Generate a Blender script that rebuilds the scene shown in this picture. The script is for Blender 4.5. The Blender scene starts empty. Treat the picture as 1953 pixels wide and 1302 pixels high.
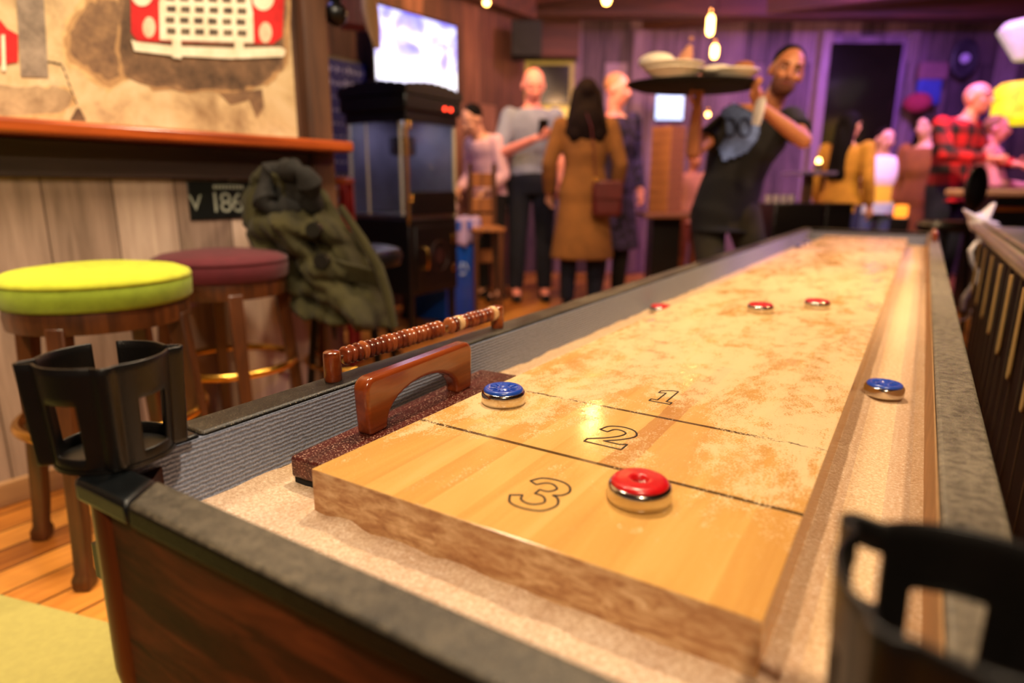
import bpy, bmesh, math, random
from mathutils import Vector, Matrix
random.seed(7)
SC = bpy.context.scene
COL = SC.collection
V = Vector
pi = math.pi

# ------------------------------------------------------------------ camera
CAM = V((0.4937, -0.4027, 0.9296)); YAW = 0.5609; PIT = 0.2362; ROL = 0.0057; FPX = 1221.5
FWH = V((-math.sin(YAW), math.cos(YAW), 0)); RH = V((math.cos(YAW), math.sin(YAW), 0))
_f = V((FWH.x * math.cos(PIT), FWH.y * math.cos(PIT), -math.sin(PIT)))
_u0 = RH.cross(_f)
_r = RH * math.cos(ROL) + _u0 * math.sin(ROL)
_u = _u0 * math.cos(ROL) - RH * math.sin(ROL)
cd = bpy.data.cameras.new('camera'); cam = bpy.data.objects.new('camera', cd); COL.objects.link(cam)
cam.matrix_world = Matrix(((_r.x, _u.x, -_f.x, CAM.x), (_r.y, _u.y, -_f.y, CAM.y), (_r.z, _u.z, -_f.z, CAM.z), (0, 0, 0, 1)))
cd.sensor_width = 36; cd.lens = FPX * 36 / 1953; cd.clip_start = 0.02
cd.dof.use_dof = True; cd.dof.focus_distance = 0.80; cd.dof.aperture_fstop = 2.2
SC.camera = cam

# ------------------------------------------------------------------ view + world
vs = SC.view_settings; vs.view_transform = 'Standard'; vs.look = 'None'; vs.gamma = 1; vs.exposure = 0.4; vs.use_curve_mapping = False
w = bpy.data.worlds.new('world'); SC.world = w; w.use_nodes = True
w.node_tree.nodes['Background'].inputs[0].default_value = (0.55, 0.36, 0.30, 1)
w.node_tree.nodes['Background'].inputs[1].default_value = 0.14

def at(px, py, dep):
    """point of the room that lies dep metres ahead of the camera (measured level)"""
    d = _f + _r * ((px - 976.5) / FPX) - _u * ((py - 651) / FPX)
    return CAM + d * (dep / d.dot(FWH))
def loc(lat, dep, z):
    p = CAM + RH * lat + FWH * dep; return V((p.x, p.y, z))

# ------------------------------------------------------------------ lights (lamps assumed above the bar, plus added fills)
def light(kind, name, p, energy, color, size=0.05, target=None, spot=None, blend=0.6, sizey=None):
    l = bpy.data.lights.new(name, kind); o = bpy.data.objects.new(name, l); COL.objects.link(o); o.location = p
    l.energy = energy; l.color = color
    if kind == 'AREA':
        l.size = size
        if sizey: l.shape = 'RECTANGLE'; l.size_y = sizey
    else: l.shadow_soft_size = size
    if kind == 'SPOT': l.spot_size = spot; l.spot_blend = blend
    if target is not None: o.rotation_euler = (V(target) - V(p)).to_track_quat('-Z', 'Y').to_euler()
    return o
WARM = (1.0, 0.66, 0.34); WARM2 = (1.0, 0.76, 0.50)
light('SPOT', 'table_light_a', (-0.1, 0.9, 2.45), 84, WARM2, .06, (0.2, 0.7, .65), 1.7)
light('SPOT', 'table_light_b', (0.95, -0.95, 2.35), 105, WARM2, .06, (0.15, 0.1, .65), 1.5)
light('SPOT', 'table_light_c', (0.95, 2.3, 2.45), 80, WARM, .06, (0.2, 2.5, .65), 1.8)
light('SPOT', 'table_light_d', (-0.25, 4.4, 2.45), 52, WARM, .06, (0.2, 4.1, .65), 1.8)
light('AREA', 'mural_light', (-0.75, 0.35, 2.55), 26, (1, .84, .62), .5, (-1.7, 0.9, 1.25), sizey=.25)
light('SPOT', 'stool_light', (-0.95, 0.2, 2.55), 46, WARM2, .08, (-1.25, 0.3, 0.5), 1.0)
light('SPOT', 'floor_light', (-1.25, -0.5, 2.4), 95, WARM2, .08, (-1.35, -0.05, 0.0), .62)

light('SPOT', 'wall_fill', (-0.6, 1.5, 2.2), 60, WARM2, .10, (-1.7, 0.5, 0.6), 1.3)  # unseen fill added to brighten the boards below the ledge
light('SPOT', 'stool_wall_fill', (-0.45, -0.9, 2.1), 60, WARM2, .08, (-1.7, 0.45, 0.55), 0.9)  # second added fill for the wall behind the stools
# ------------------------------------------------------------------ materials
def lin(h):
    h = h.lstrip('#'); c = [int(h[i:i + 2], 16) / 255 for i in (0, 2, 4)]
    return tuple(((x / 12.92) if x <= .04045 else ((x + .055) / 1.055) ** 2.4) for x in c) + (1,)
class NT:
    def __init__(s, name):
        s.m = bpy.data.materials.new(name); s.m.use_nodes = True; s.t = s.m.node_tree
        s.b = s.t.nodes['Principled BSDF']; s.o = s.t.nodes['Material Output']
        s.tc = s.n('ShaderNodeTexCoord')
    def n(s, typ, **k):
        x = s.t.nodes.new(typ)
        for a, v in k.items():
            if a[:2] == 'i_':
                x.inputs[int(a[2:]) if a[2:].isdigit() else a[2:].replace('_', ' ')].default_value = v
            else: setattr(x, a, v)
        return x
    def l(s, a, b): s.t.links.new(a, b)
    def mapping(s, scale=(1, 1, 1), rot=(0, 0, 0), loc=(0, 0, 0), coord='Object'):
        m = s.n('ShaderNodeMapping'); m.inputs['Scale'].default_value = scale; m.inputs['Rotation'].default_value = rot; m.inputs['Location'].default_value = loc
        s.l(s.tc.outputs[coord], m.inputs['Vector']); return m.outputs[0]
    def noise(s, vec, scale, detail=4, rough=.55, dist=0):
        x = s.n('ShaderNodeTexNoise'); x.inputs['Scale'].default_value = scale; x.inputs['Detail'].default_value = detail
        x.inputs['Roughness'].default_value = rough; x.inputs['Distortion'].default_value = dist
        if vec: s.l(vec, x.inputs['Vector'])
        return x.outputs['Fac']
    def ramp(s, fac, stops):
        r = s.n('ShaderNodeValToRGB'); e = r.color_ramp.elements
        while len(e) < len(stops): e.new(0.5)
        for i, (p, c) in enumerate(stops):
            e[i].position = p; e[i].color = c if len(c) == 4 else (*c, 1)
        s.l(fac, r.inputs[0]); return r.outputs[0]
    def mix(s, fac, a, b, mode='MIX'):
        x = s.n('ShaderNodeMix', data_type='RGBA', blend_type=mode)
        for sock, v in ((x.inputs[0], fac), (x.inputs[6], a), (x.inputs[7], b)):
            if hasattr(v, 'is_linked'): s.l(v, sock)
            else: sock.default_value = v
        return x.outputs[2]
    def math(s, op, a, b=0, c=None):
        x = s.n('ShaderNodeMath', operation=op)
        for i, v in enumerate((a, b, c)):
            if v is None: continue
            if hasattr(v, 'is_linked'): s.l(v, x.inputs[i])
            else: x.inputs[i].default_value = v
        return x.outputs[0]
    def bump(s, h, strength=.3, dist=.002):
        x = s.n('ShaderNodeBump'); x.inputs['Strength'].default_value = strength; x.inputs['Distance'].default_value = dist
        s.l(h, x.inputs['Height']); s.l(x.outputs[0], s.b.inputs['Normal']); return x
    def col(s, c):
        if hasattr(c, 'is_linked'): s.l(c, s.b.inputs['Base Color'])
        else: s.b.inputs['Base Color'].default_value = c
    def set(s, **k):
        for a, v in k.items():
            i = s.b.inputs[a.replace('_', ' ')]
            if hasattr(v, 'is_linked'): s.l(v, i)
            else: i.default_value = v
        return s
BW = lambda v: (v, v, v, 1)
def plain(name, c, rough=.5, metal=0, var=.25, scale=20, bump=0, bscale=200, spec=.5, coat=0, emit=None, est=0, sheen=0, trans=0):
    t = NT(name); c = lin(c) if isinstance(c, str) else c
    d = tuple(x * (1 - var) for x in c[:3]) + (1,)
    nf = t.noise(t.mapping(), scale, 3)
    t.col(t.ramp(nf, [(.3, d), (.7, c)]))
    t.set(Roughness=rough, Metallic=metal, Specular_IOR_Level=spec, Coat_Weight=coat, Sheen_Weight=sheen, Transmission_Weight=trans)
    if bump: t.bump(t.noise(t.mapping(), bscale, 3), bump, .002)
    if emit: t.set(Emission_Color=lin(emit) if isinstance(emit, str) else emit, Emission_Strength=est)
    return t.m
def wood(name, c1, c2, axis=1, freq=30, rough=.4, coat=0, bump=.15, c3=None):
    t = NT(name); sc = [freq, freq, freq]; sc[axis] = freq * .07
    v = t.mapping(tuple(sc)); n1 = t.noise(v, 1, 6, .6, .6)
    st = [(.3, lin(c1)), (.65, lin(c2))]
    if c3: st.append((.85, lin(c3)))
    t.col(t.ramp(n1, st)); t.set(Roughness=rough, Coat_Weight=coat, Coat_Roughness=.15); t.bump(n1, bump, .001)
    return t.m
def planks(name, cols, wid, ln, axis='y', rough=.5, bump=.4, gap='1a0f0a', stain=None, n2=12, mort=.004):
    """boards: rows wid wide, ln long; axis = long direction ('x','y','z'); for walls the other in-plane axis is used"""
    t = NT(name)
    sep = t.n('ShaderNodeSeparateXYZ'); t.l(t.tc.outputs['Object'], sep.inputs[0])
    o = {'y': (sep.outputs[1], sep.outputs[0]), 'x': (sep.outputs[0], sep.outputs[1]), 'z': (sep.outputs[2], sep.outputs[0]), 'zy': (sep.outputs[2], sep.outputs[1]), 'yz': (sep.outputs[1], sep.outputs[2])}[axis]
    cmb = t.n('ShaderNodeCombineXYZ'); t.l(o[0], cmb.inputs[0]); t.l(o[1], cmb.inputs[1])
    br = t.n('ShaderNodeTexBrick'); br.offset = .37; br.inputs['Scale'].default_value = 1
    br.inputs['Brick Width'].default_value = ln; br.inputs['Row Height'].default_value = wid; br.inputs['Mortar Size'].default_value = mort
    br.inputs['Mortar Smooth'].default_value = .3; br.inputs['Color1'].default_value = BW(0); br.inputs['Color2'].default_value = BW(1); br.inputs['Mortar'].default_value = BW(.5)
    t.l(cmb.outputs[0], br.inputs['Vector'])
    mp = t.n('ShaderNodeMapping'); mp.inputs['Scale'].default_value = (n2 * .08, n2, n2); t.l(cmb.outputs[0], mp.inputs[0])
    g = t.noise(mp.outputs[0], 3, 7, .62, .5)
    # add the plank value to the grain so each board gets its own tone
    s = t.math('ADD', t.math('MULTIPLY', g, .7), t.math('MULTIPLY', br.outputs['Color'], .42))
    k = len(cols); c = t.ramp(s, [(.3 + .5 * i / (k - 1), lin(x)) for i, x in enumerate(cols)])
    if stain:
        c = t.mix(t.ramp(t.noise(t.mapping(), stain[1], 5, .65), [(.45, BW(0)), (.62, BW(stain[2]))]), c, lin(stain[0]))
    c = t.mix(br.outputs['Fac'], c, lin(gap))
    t.col(c); t.set(Roughness=rough)
    t.bump(t.math('SUBTRACT', g, t.math('MULTIPLY', br.outputs['Fac'], 2)), bump, .003)
    return t.m

PZ_ = .65
def m_board():
    t = NT('playfield_maple')
    sep = t.n('ShaderNodeSeparateXYZ'); t.l(t.tc.outputs['Object'], sep.inputs[0]); X, Y, Z = sep.outputs[:3]
    cmb = t.n('ShaderNodeCombineXYZ'); t.l(Y, cmb.inputs[0]); t.l(X, cmb.inputs[1])
    br = t.n('ShaderNodeTexBrick'); br.offset = .43; br.inputs['Scale'].default_value = 1; br.inputs['Brick Width'].default_value = .62
    br.inputs['Row Height'].default_value = .0365; br.inputs['Mortar Size'].default_value = 0
    br.inputs['Color1'].default_value = BW(0); br.inputs['Color2'].default_value = BW(1); br.inputs['Mortar'].default_value = BW(.5)
    t.l(cmb.outputs[0], br.inputs['Vector'])
    g = t.noise(t.mapping((26, 2.0, 1)), 1.3, 7, .6, .8)
    s = t.math('ADD', t.math('MULTIPLY', g, .62), t.math('MULTIPLY', br.outputs['Color'], .30))
    c = t.ramp(s, [(.2, lin('cf9750')), (.42, lin('dfab5e')), (.58, lin('e8b86c')), (.8, lin('efc680'))])
    dk = t.ramp(t.noise(t.mapping((5, 1.5, 1), loc=(3.3, 1.2, 0)), 2.0, 5, .6, .4), [(.58, BW(0)), (.72, BW(.38))])
    c = t.mix(dk, c, lin('c08442'))
    # strip of brown heartwood below the numerals
    xs = t.math('ABSOLUTE', t.math('SUBTRACT', X, t.math('ADD', .257, t.math('MULTIPLY', t.math('SUBTRACT', g, .5), .03))))
    ym = t.math('MULTIPLY', t.math('GREATER_THAN', Y, .17), t.math('LESS_THAN', Y, .62))
    hs = t.math('MULTIPLY', t.math('LESS_THAN', xs, .013), ym)
    c = t.mix(t.math('MULTIPLY', hs, .55), c, lin('a9642c'))
    # drifted powder wax: patchy, thicker farther down and towards the right
    p1 = t.math('ADD', t.math('MULTIPLY', t.noise(t.mapping((1.3, .55, 1)), 7, 9, .78, .5), .6), t.math('MULTIPLY', t.noise(t.mapping((1.2, .8, 1)), 30, 7, .75, .3), .4))
    p2 = t.noise(t.mapping(), 420, 2, .6)
    thick = t.math('ADD', t.math('MULTIPLY', t.math('SUBTRACT', Y, .22), .35), t.math('MULTIPLY', X, .16))
    thick = t.math('MINIMUM', t.math('MAXIMUM', thick, -.03), .115)
    edge = t.math('MULTIPLY', t.ramp(X, [(.0, BW(1)), (.14, BW(0))]), t.ramp(t.math('ABSOLUTE', t.math('SUBTRACT', Y, .2)), [(.05, BW(.11)), (.26, BW(0))]))
    thick = t.math('ADD', thick, edge)
    pm = t.math('ADD', t.math('ADD', p1, thick), t.math('MULTIPLY', t.math('SUBTRACT', p2, .5), .33))
    pm = t.ramp(pm, [(.555, BW(0)), (.635, BW(.78))])
    grit = t.ramp(t.noise(t.mapping(), 600, 2, .5), [(.62, BW(0)), (.70, BW(.35))])
    upf = t.math('GREATER_THAN', Z, PZ_ - .0012); pm = t.math('MULTIPLY', pm, upf); grit = t.math('MULTIPLY', grit, upf)
    c = t.mix(t.math('MAXIMUM', pm, grit), c, lin('f2d3a2'))
    # foul lines, worn through under the powder
    def line(y0):
        a = t.math('LESS_THAN', t.math('ABSOLUTE', t.math('SUBTRACT', Y, y0)), .0030)
        wr = t.math('GREATER_THAN', t.math('ADD', t.noise(t.mapping((18, 70, 1), loc=(y0 * 9, 0, 0)), 3, 5, .7), t.math('MULTIPLY', pm, -.28)), .33)
        return t.math('MULTIPLY', a, wr)
    ln = t.math('MAXIMUM', line(.170), line(.3396))
    for y0 in (3.87, 3.70): ln = t.math('MAXIMUM', ln, line(y0))
    c = t.mix(t.math('MULTIPLY', t.math('MULTIPLY', ln, upf), .88), c, lin('1d130c'))
    t.col(c)
    t.set(Roughness=t.math('ADD', .13, t.math('MULTIPLY', pm, .45)), Specular_IOR_Level=.45)
    t.bump(t.math('ADD', t.math('MULTIPLY', pm, .6), t.math('MULTIPLY', p2, .3)), .25, .001)
    return t.m
def m_endgrain():
    t = NT('playfield_end_grain'); a = t.noise(t.mapping((9, 9, 26)), 4, 8, .7, .4); b = t.noise(t.mapping((1, 1, 1)), 6, 2)
    c = t.ramp(a, [(.33, lin('9a6640')), (.47, lin('c89a6a')), (.6, lin('e8c494')), (.75, lin('fae4bc'))])
    c = t.mix(t.ramp(b, [(.4, BW(0)), (.6, BW(.45))]), c, lin('b07a4c'))
    t.col(c); t.set(Roughness=.6); t.bump(a, .3, .001); return t.m
def m_sand():
    t = NT('waxed_gutter'); a = t.noise(t.mapping((6, 1.2, 1)), 2.5, 5, .6); g = t.noise(t.mapping(), 700, 2, .8); h = t.noise(t.mapping(), 30, 5, .7)
    sep = t.n('ShaderNodeSeparateXYZ'); t.l(t.tc.outputs['Object'], sep.inputs[0]); X, Y = sep.outputs[:2]
    c = t.ramp(t.math('ADD', t.math('MULTIPLY', a, .6), t.math('MULTIPLY', g, .4)), [(.35, lin('c0935c')), (.5, lin('dcb680')), (.68, lin('efd6b0'))])
    # veneer strips of the gutter floor show along the length
    st = t.noise(t.mapping((38, .1, 1)), 1, 1, .3)
    c = t.mix(.35, c, t.ramp(st, [(.4, lin('b88a55')), (.6, lin('f0d4a4'))]))
    for x0_, x1_, cc_, k_ in ((.462, .498, 'f6d49a', .55), (.440, .462, 'b89878', .35), (.498, .522, 'b09074', .40), (-.09, -.05, 'efd0a0', .3)):
        c = t.mix(t.math('MULTIPLY', t.math('MULTIPLY', t.math('GREATER_THAN', X, x0_), t.math('LESS_THAN', X, x1_)), k_), c, lin(cc_))
    near = t.ramp(t.math('ADD', Y, t.math('MULTIPLY', h, .1)), [(.0, BW(.75)), (.12, BW(.25))])
    c = t.mix(near, c, lin('ecd4c2'))
    g2 = t.noise(t.mapping(), 260, 3, .8); c = t.mix(t.ramp(g2, [(.35, BW(.55)), (.55, BW(0))]), c, lin('b08256')); c = t.mix(t.ramp(g2, [(.56, BW(0)), (.68, BW(.6))]), c, lin('fff0dc'))
    t.col(c); t.set(Roughness=.75); t.bump(t.math('ADD', g2, h), .7, .002); return t.m
def m_carpet():
    t = NT('grey_ribbed_carpet'); sep = t.n('ShaderNodeSeparateXYZ'); t.l(t.tc.outputs['Object'], sep.inputs[0])
    n = t.noise(t.mapping((1, 1, 1)), 500, 3, .7); n2 = t.noise(t.mapping(), 130, 4, .6)
    ph = t.math('ADD', t.math('MULTIPLY', sep.outputs[2], 1250), t.math('MULTIPLY', n2, 5))
    s = t.math('SINE', ph); s01 = t.math('ADD', t.math('MULTIPLY', s, .5), .5)
    f = t.math('ADD', t.math('MULTIPLY', s01, .24), t.math('MULTIPLY', n, .8))
    t.col(t.ramp(f, [(.22, lin('414a60')), (.52, lin('8e9ab8')), (.82, lin('ccd6ee'))])); t.set(Roughness=.95, Sheen_Weight=.4)
    t.bump(t.math('ADD', s01, n), .8, .002); return t.m
def m_rail():
    t = NT('dusted_black_vinyl'); n = t.noise(t.mapping((1, 1, 1)), 90, 5, .7); sp = t.noise(t.mapping(), 650, 2, .6); big = t.noise(t.mapping((1, .5, 1)), 9, 6, .7)
    sep = t.n('ShaderNodeSeparateXYZ'); t.l(t.tc.outputs['Object'], sep.inputs[0]); X, Y = sep.outputs[:2]
    right = t.ramp(X, [(.44, BW(0)), (.5, BW(.48))]); far = t.math('MULTIPLY', t.ramp(Y, [(0, BW(0)), (.9, BW(.16))]), 1)
    frt = t.ramp(t.math('ADD', Y, 1), [(.88, BW(.30)), (.9, BW(.04))])
    dust = t.math('ADD', t.math('ADD', right, far), frt)
    m = t.ramp(t.math('ADD', t.math('MULTIPLY', big, .6), t.math('MULTIPLY', dust, .5)), [(.32, BW(0)), (.62, BW(.8))])
    m = t.math('MULTIPLY', m, t.ramp(n, [(.3, BW(.35)), (.6, BW(1))]))
    grit = t.ramp(sp, [(.64, BW(0)), (.70, BW(.75))])
    ge = t.n('ShaderNodeNewGeometry'); gs = t.n('ShaderNodeSeparateXYZ'); t.l(ge.outputs['True Normal'], gs.inputs[0]); upf = t.math('GREATER_THAN', gs.outputs[2], .6)
    m = t.math('MULTIPLY', m, upf); grit = t.math('MULTIPLY', grit, upf)
    c = t.mix(m, lin('12100e'), lin('968a76')); c = t.mix(grit, c, lin('cdbb98'))
    t.col(c); t.set(Roughness=t.math('ADD', .38, t.math('MULTIPLY', m, .35)), Specular_IOR_Level=t.math('ADD', .12, t.math('MULTIPLY', upf, .4))); t.bump(t.math('ADD', n, sp), .35, .0015); return t.m
def m_walnut():
    t = NT('walnut_apron'); v = t.mapping((3.2, 3.2, 17), rot=(0, .05, 0)); n = t.noise(v, 1.7, 8, .62, 1.4)
    t.col(t.ramp(n, [(.3, lin('200b05')), (.48, lin('42190c')), (.62, lin('642c16')), (.8, lin('82401f'))])); t.set(Roughness=.55, Specular_IOR_Level=.2); t.bump(n, .12, .001); return t.m
def m_redpowder():
    t = NT('red_brown_lacquer_dusted'); sp = t.ramp(t.noise(t.mapping(), 420, 2, .6), [(.57, BW(0)), (.66, BW(.9))]); n = t.noise(t.mapping((20, 2, 20)), 2, 4)
    pat = t.ramp(t.noise(t.mapping(), 22, 4, .6), [(.35, BW(.25)), (.6, BW(1))])
    c = t.mix(t.math('MULTIPLY', sp, pat), t.ramp(n, [(.3, lin('3a120b')), (.7, lin('67241a'))]), lin('e8b79c'))
    t.col(c); t.set(Roughness=.35); t.bump(sp, .3, .001); return t.m

M = {}
M['board'] = m_board(); M['end'] = m_endgrain(); M['sand'] = m_sand(); M['carpet'] = m_carpet(); M['rail'] = m_rail(); M['walnut'] = m_walnut(); M['brush'] = m_redpowder()
M['tan'] = plain('dusty_tan_lining', 'b48a5c', .8, 0, .25, 14, .3, 400)
M['handle'] = wood('orange_lacquered_wood', '5e220c', '97451a', 1, 40, .22, .6, .05, 'a9531f')
M['bead'] = wood('red_brown_bead_wood', '5f2413', '9c4a26', 0, 160, .25, .6, .1, 'b9683b')
def _beadvar():
    t = NT('red_brown_bead_wood_varied'); n = t.noise(t.mapping((60, 400, 60)), 1, 5, .6, .6); oi = t.n('ShaderNodeObjectInfo')
    f = t.math('ADD', t.math('MULTIPLY', n, .6), t.math('MULTIPLY', oi.outputs['Random'], .4))
    t.col(t.ramp(f, [(.25, lin('5a2011')), (.5, lin('93421f')), (.72, lin('b8683a'))])); t.set(Roughness=.22, Coat_Weight=.6, Coat_Roughness=.15); return t.m
M['bead'] = _beadvar()
M['beadl'] = wood('pale_bead_wood', 'dca970', 'f3cf9d', 0, 160, .3, .5, .05)
M['post'] = wood('corner_post_wood', '3a1607', '6b300f', 2, 40, .35, .3, .08)
M['chrome'] = plain('puck_chrome', 'd8d0c4', .14, 1, .12, 60, .05, 300)
M['steel'] = plain('steel', 'b4b0a8', .3, 1, .1)
M['brass'] = plain('brass', 'd9a548', .22, 1, .2, 30)
M['blackplastic'] = plain('black_plastic', '0f0d0c', .36, 0, .3, 60, .2, 500, .5)
M['pblue'] = plain('blue_puck_cap', '1f4fc4', .3, 0, .2, 200, .1, 300, .6, .3)
M['pred'] = plain('red_puck_cap', 'd8131a', .28, 0, .15, 200, .1, 300, .6, .3)
M['ink'] = plain('black_ink', '2a1a10', .6, 0, .3, 300)
M['green'] = plain('lime_green_velvet', 'b9bf2a', .85, 0, .22, 30, .2, 400, .3, sheen=.1)
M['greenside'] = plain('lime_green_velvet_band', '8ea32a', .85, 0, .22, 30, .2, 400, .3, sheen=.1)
M['maroon'] = plain('maroon_velvet', '581420', .8, 0, .3, 18, .2, 400, .3, sheen=.12)
M['stoolwood'] = wood('stool_walnut', '2e1608', '5d3214', 2, 40, .4, .2, .08)
M['darkmetal'] = plain('dark_metal', '16130f', .4, .6, .3)
M['blackgloss'] = plain('popcorn_black_paint', '0c0908', .35, 0, .3)
M['gold'] = plain('gold_trim', 'c08c48', .3, .8, .2, 40)
M['mat'] = plain('green_floor_mat', 'b0a65c', .85, 0, .12, 60, .3, 600)
M['blackcloth'] = plain('black_cloth', '0b0a0a', .9, 0, .3, 30)
M['olive'] = plain('olive_coat_cloth', '39341a', .92, 0, .45, 12, .5, 250, .2, sheen=.06)
M['oliveb'] = plain('dark_coat_lining', '15110c', .9, 0, .4, 20)
M['leather'] = plain('black_leather', '100e0e', .35, 0, .3, 30)
M['bluebin'] = plain('blue_plastic', '0f58c8', .4, 0, .15)
M['bag'] = plain('pale_bin_liner', 'b49cc8', .5, 0, .25, 14, .4, 30)
M['glass'] = None
t = NT('clear_glass'); t.col((.9, .93, 1, 1)); t.set(Roughness=.03, Transmission_Weight=1.0, IOR=1.1); M['glass'] = t.m
M['skin'] = plain('skin_light', 'd29a7c', .5, 0, .12, 30, 0)
M['skinp'] = plain('skin_pink', 'ea9480', .45, 0, .12, 30, 0)
M['skint'] = plain('skin_tan', 'b8744a', .5, 0, .15, 30, 0)
M['hair'] = plain('black_hair', '0a0605', .8, 0, .4, 60, .3, 120, .12)
M['hairb'] = plain('brown_hair', '180b08', .8, 0, .4, 60, .3, 120, .12)
M['white'] = plain('white_cloth', 'd8cfc6', .85, 0, .15, 30)
M['ceram'] = plain('white_ceramic', 'ece0c6', .3, 0, .1)
M['bread'] = plain('bread_crust', '9c5a22', .7, 0, .4, 25)

# ------------------------------------------------------------------ mesh builder
def cap_frame(d):
    d = d.normalized(); a = V((0, 0, 1)) if abs(d.z) < .9 else V((1, 0, 0))
    x = d.cross(a).normalized(); return x, d.cross(x).normalized()
class MB:
    def __init__(s): s.b = bmesh.new()
    def box(s, x0, x1, y0, y1, z0, z1, mtx=None, mi=0):
        r = bmesh.ops.create_cube(s.b, size=1)
        for v in r['verts']:
            v.co = V((x0 + (v.co.x + .5) * (x1 - x0), y0 + (v.co.y + .5) * (y1 - y0), z0 + (v.co.z + .5) * (z1 - z0)))
            if mtx: v.co = mtx @ v.co
        for f in {f for v in r['verts'] for f in v.link_faces}: f.material_index = mi
        return s
    def loft(s, rings, cap=True, closed=True):
        prev = None; first = None
        for R in rings:
            vs = [s.b.verts.new(p) for p in R]
            if prev:
                n = len(vs)
                for i in range(n if closed else n - 1):
                    s.b.faces.new((prev[i], prev[(i + 1) % n], vs[(i + 1) % n], vs[i]))
            else: first = vs
            prev = vs
        if cap and closed:
            s.b.faces.new(first[::-1]); s.b.faces.new(prev)
        return s
    def lathe(s, prof, c=(0, 0, 0), n=40, cap=True, mtx=None, a0=0, sx=1, sy=1):
        rings = []
        for r, z in prof:
            R = [V((c[0] + sx * max(r, 1e-5) * math.cos(2 * pi * i / n + a0), c[1] + sy * max(r, 1e-5) * math.sin(2 * pi * i / n + a0), c[2] + z)) for i in range(n)]
            if mtx: R = [mtx @ p for p in R]
            rings.append(R)
        return s.loft(rings, cap)
    def cyl(s, a, b, r, r2=None, n=16):
        a, b = V(a), V(b); x, y = cap_frame(b - a); r2 = r if r2 is None else r2
        return s.loft([[a + (x * math.cos(2 * pi * i / n) + y * math.sin(2 * pi * i / n)) * r for i in range(n)],
                       [b + (x * math.cos(2 * pi * i / n) + y * math.sin(2 * pi * i / n)) * r2 for i in range(n)]])
    def capsule(s, a, b, ra, rb, n=14, flat=1.0, up=None, flatend=False):
        a, b = V(a), V(b); d = (b - a)
        if d.length < 1e-6: d = V((0, 0, 1e-4)); b = a + d
        dn = d.normalized()
        if up is not None:
            x = dn.cross(V(up)); x = x.normalized() if x.length > 1e-4 else cap_frame(d)[0]; y = dn.cross(x).normalized()
        else: x, y = cap_frame(d)
        rings = []
        st = [(-1, a, ra, k) for k in (.98, .8, .45, 0)] + [(1, b, rb, k) for k in (0, .45, .8, .98)]
        if flatend: st = [(-1, a, ra, k) for k in (.98, .8, .45, 0)] + [(1, b, rb, 0)]
        for sg, c, r, k in st:
            q = math.sqrt(max(0, 1 - k * k))
            cc = c + dn * (sg * k * r)
            rings.append([cc + (x * math.cos(2 * pi * i / n) + y * flat * math.sin(2 * pi * i / n)) * (r * q) for i in range(n)])
        return s.loft(rings)
    def ell(s, c, rx, ry, rz, n=20, m=12, mtx=None):
        prof = [(math.sin(pi * (k + .02) / (m + .04)), -math.cos(pi * (k + .02) / (m + .04))) for k in range(m + 1)]
        rings = []
        for q, z in prof:
            R = [V((c[0] + rx * q * math.cos(2 * pi * i / n), c[1] + ry * q * math.sin(2 * pi * i / n), c[2] + rz * z)) for i in range(n)]
            if mtx: R = [mtx @ p for p in R]
            rings.append(R)
        return s.loft(rings)
    def tube(s, pts, r, n=10, closed=False, flat=None):
        pts = [V(p) for p in pts]; N = len(pts); rings = []; px = None
        for i, p in enumerate(pts):
            d = (pts[(i + 1) % N] - pts[i - 1]) if closed else (pts[min(i + 1, N - 1)] - pts[max(i - 1, 0)])
            d.normalize()
            if px is None: x, y = cap_frame(d)
            else:
                x = px - d * px.dot(d); x.normalize(); y = d.cross(x)
            px = x; rr = r[i] if isinstance(r, (list, tuple)) else r
            rings.append([p + (x * math.cos(2 * pi * k / n) + y * (flat or 1) * math.sin(2 * pi * k / n)) * rr for k in range(n)])
        if closed: rings.append(rings[0]); s.loft(rings, False); bmesh.ops.remove_doubles(s.b, verts=s.b.verts, dist=1e-6); return s
        return s.loft(rings)
    def prism(s, poly, z0, z1, mtx=None):
        """poly in xy, extruded z0..z1"""
        A = [V((x, y, z0)) for x, y in poly]; B = [V((x, y, z1)) for x, y in poly]
        if mtx: A = [mtx @ p for p in A]; B = [mtx @ p for p in B]
        return s.loft([A, B])
    def grid(s, fn, nu, nv, thick=0):
        P = [[s.b.verts.new(fn(i / nu, j / nv)) for j in range(nv + 1)] for i in range(nu + 1)]
        for i in range(nu):
            for j in range(nv): s.b.faces.new((P[i][j], P[i + 1][j], P[i + 1][j + 1], P[i][j + 1]))
        return s
    def build(s, name, mat, parent=None, smooth=True, bevel=0, seg=2, remesh=0, sub=0, solid=0, angle=40, smoothit=0):
        bmesh.ops.recalc_face_normals(s.b, faces=s.b.faces)
        me = bpy.data.meshes.new(name); s.b.to_mesh(me); s.b.free()
        for m_ in (mat if isinstance(mat, (list, tuple)) else [mat]): me.materials.append(m_)
        o = bpy.data.objects.new(name, me); COL.objects.link(o)
        if parent: o.parent = parent
        if smooth:
            for p in me.polygons: p.use_smooth = True
            if not remesh and not sub: me.set_sharp_from_angle(angle=math.radians(angle))
        if solid: x = o.modifiers.new('solid', 'SOLIDIFY'); x.thickness = solid; x.offset = 0
        if remesh:
            x = o.modifiers.new('remesh', 'REMESH'); x.mode = 'VOXEL'; x.voxel_size = remesh; x.use_smooth_shade = True
            if smoothit: y = o.modifiers.new('smooth', 'SMOOTH'); y.iterations = smoothit; y.factor = .6
        if bevel: x = o.modifiers.new('bevel', 'BEVEL'); x.width = bevel; x.segments = seg; x.limit_method = 'ANGLE'; x.angle_limit = math.radians(38)
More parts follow.
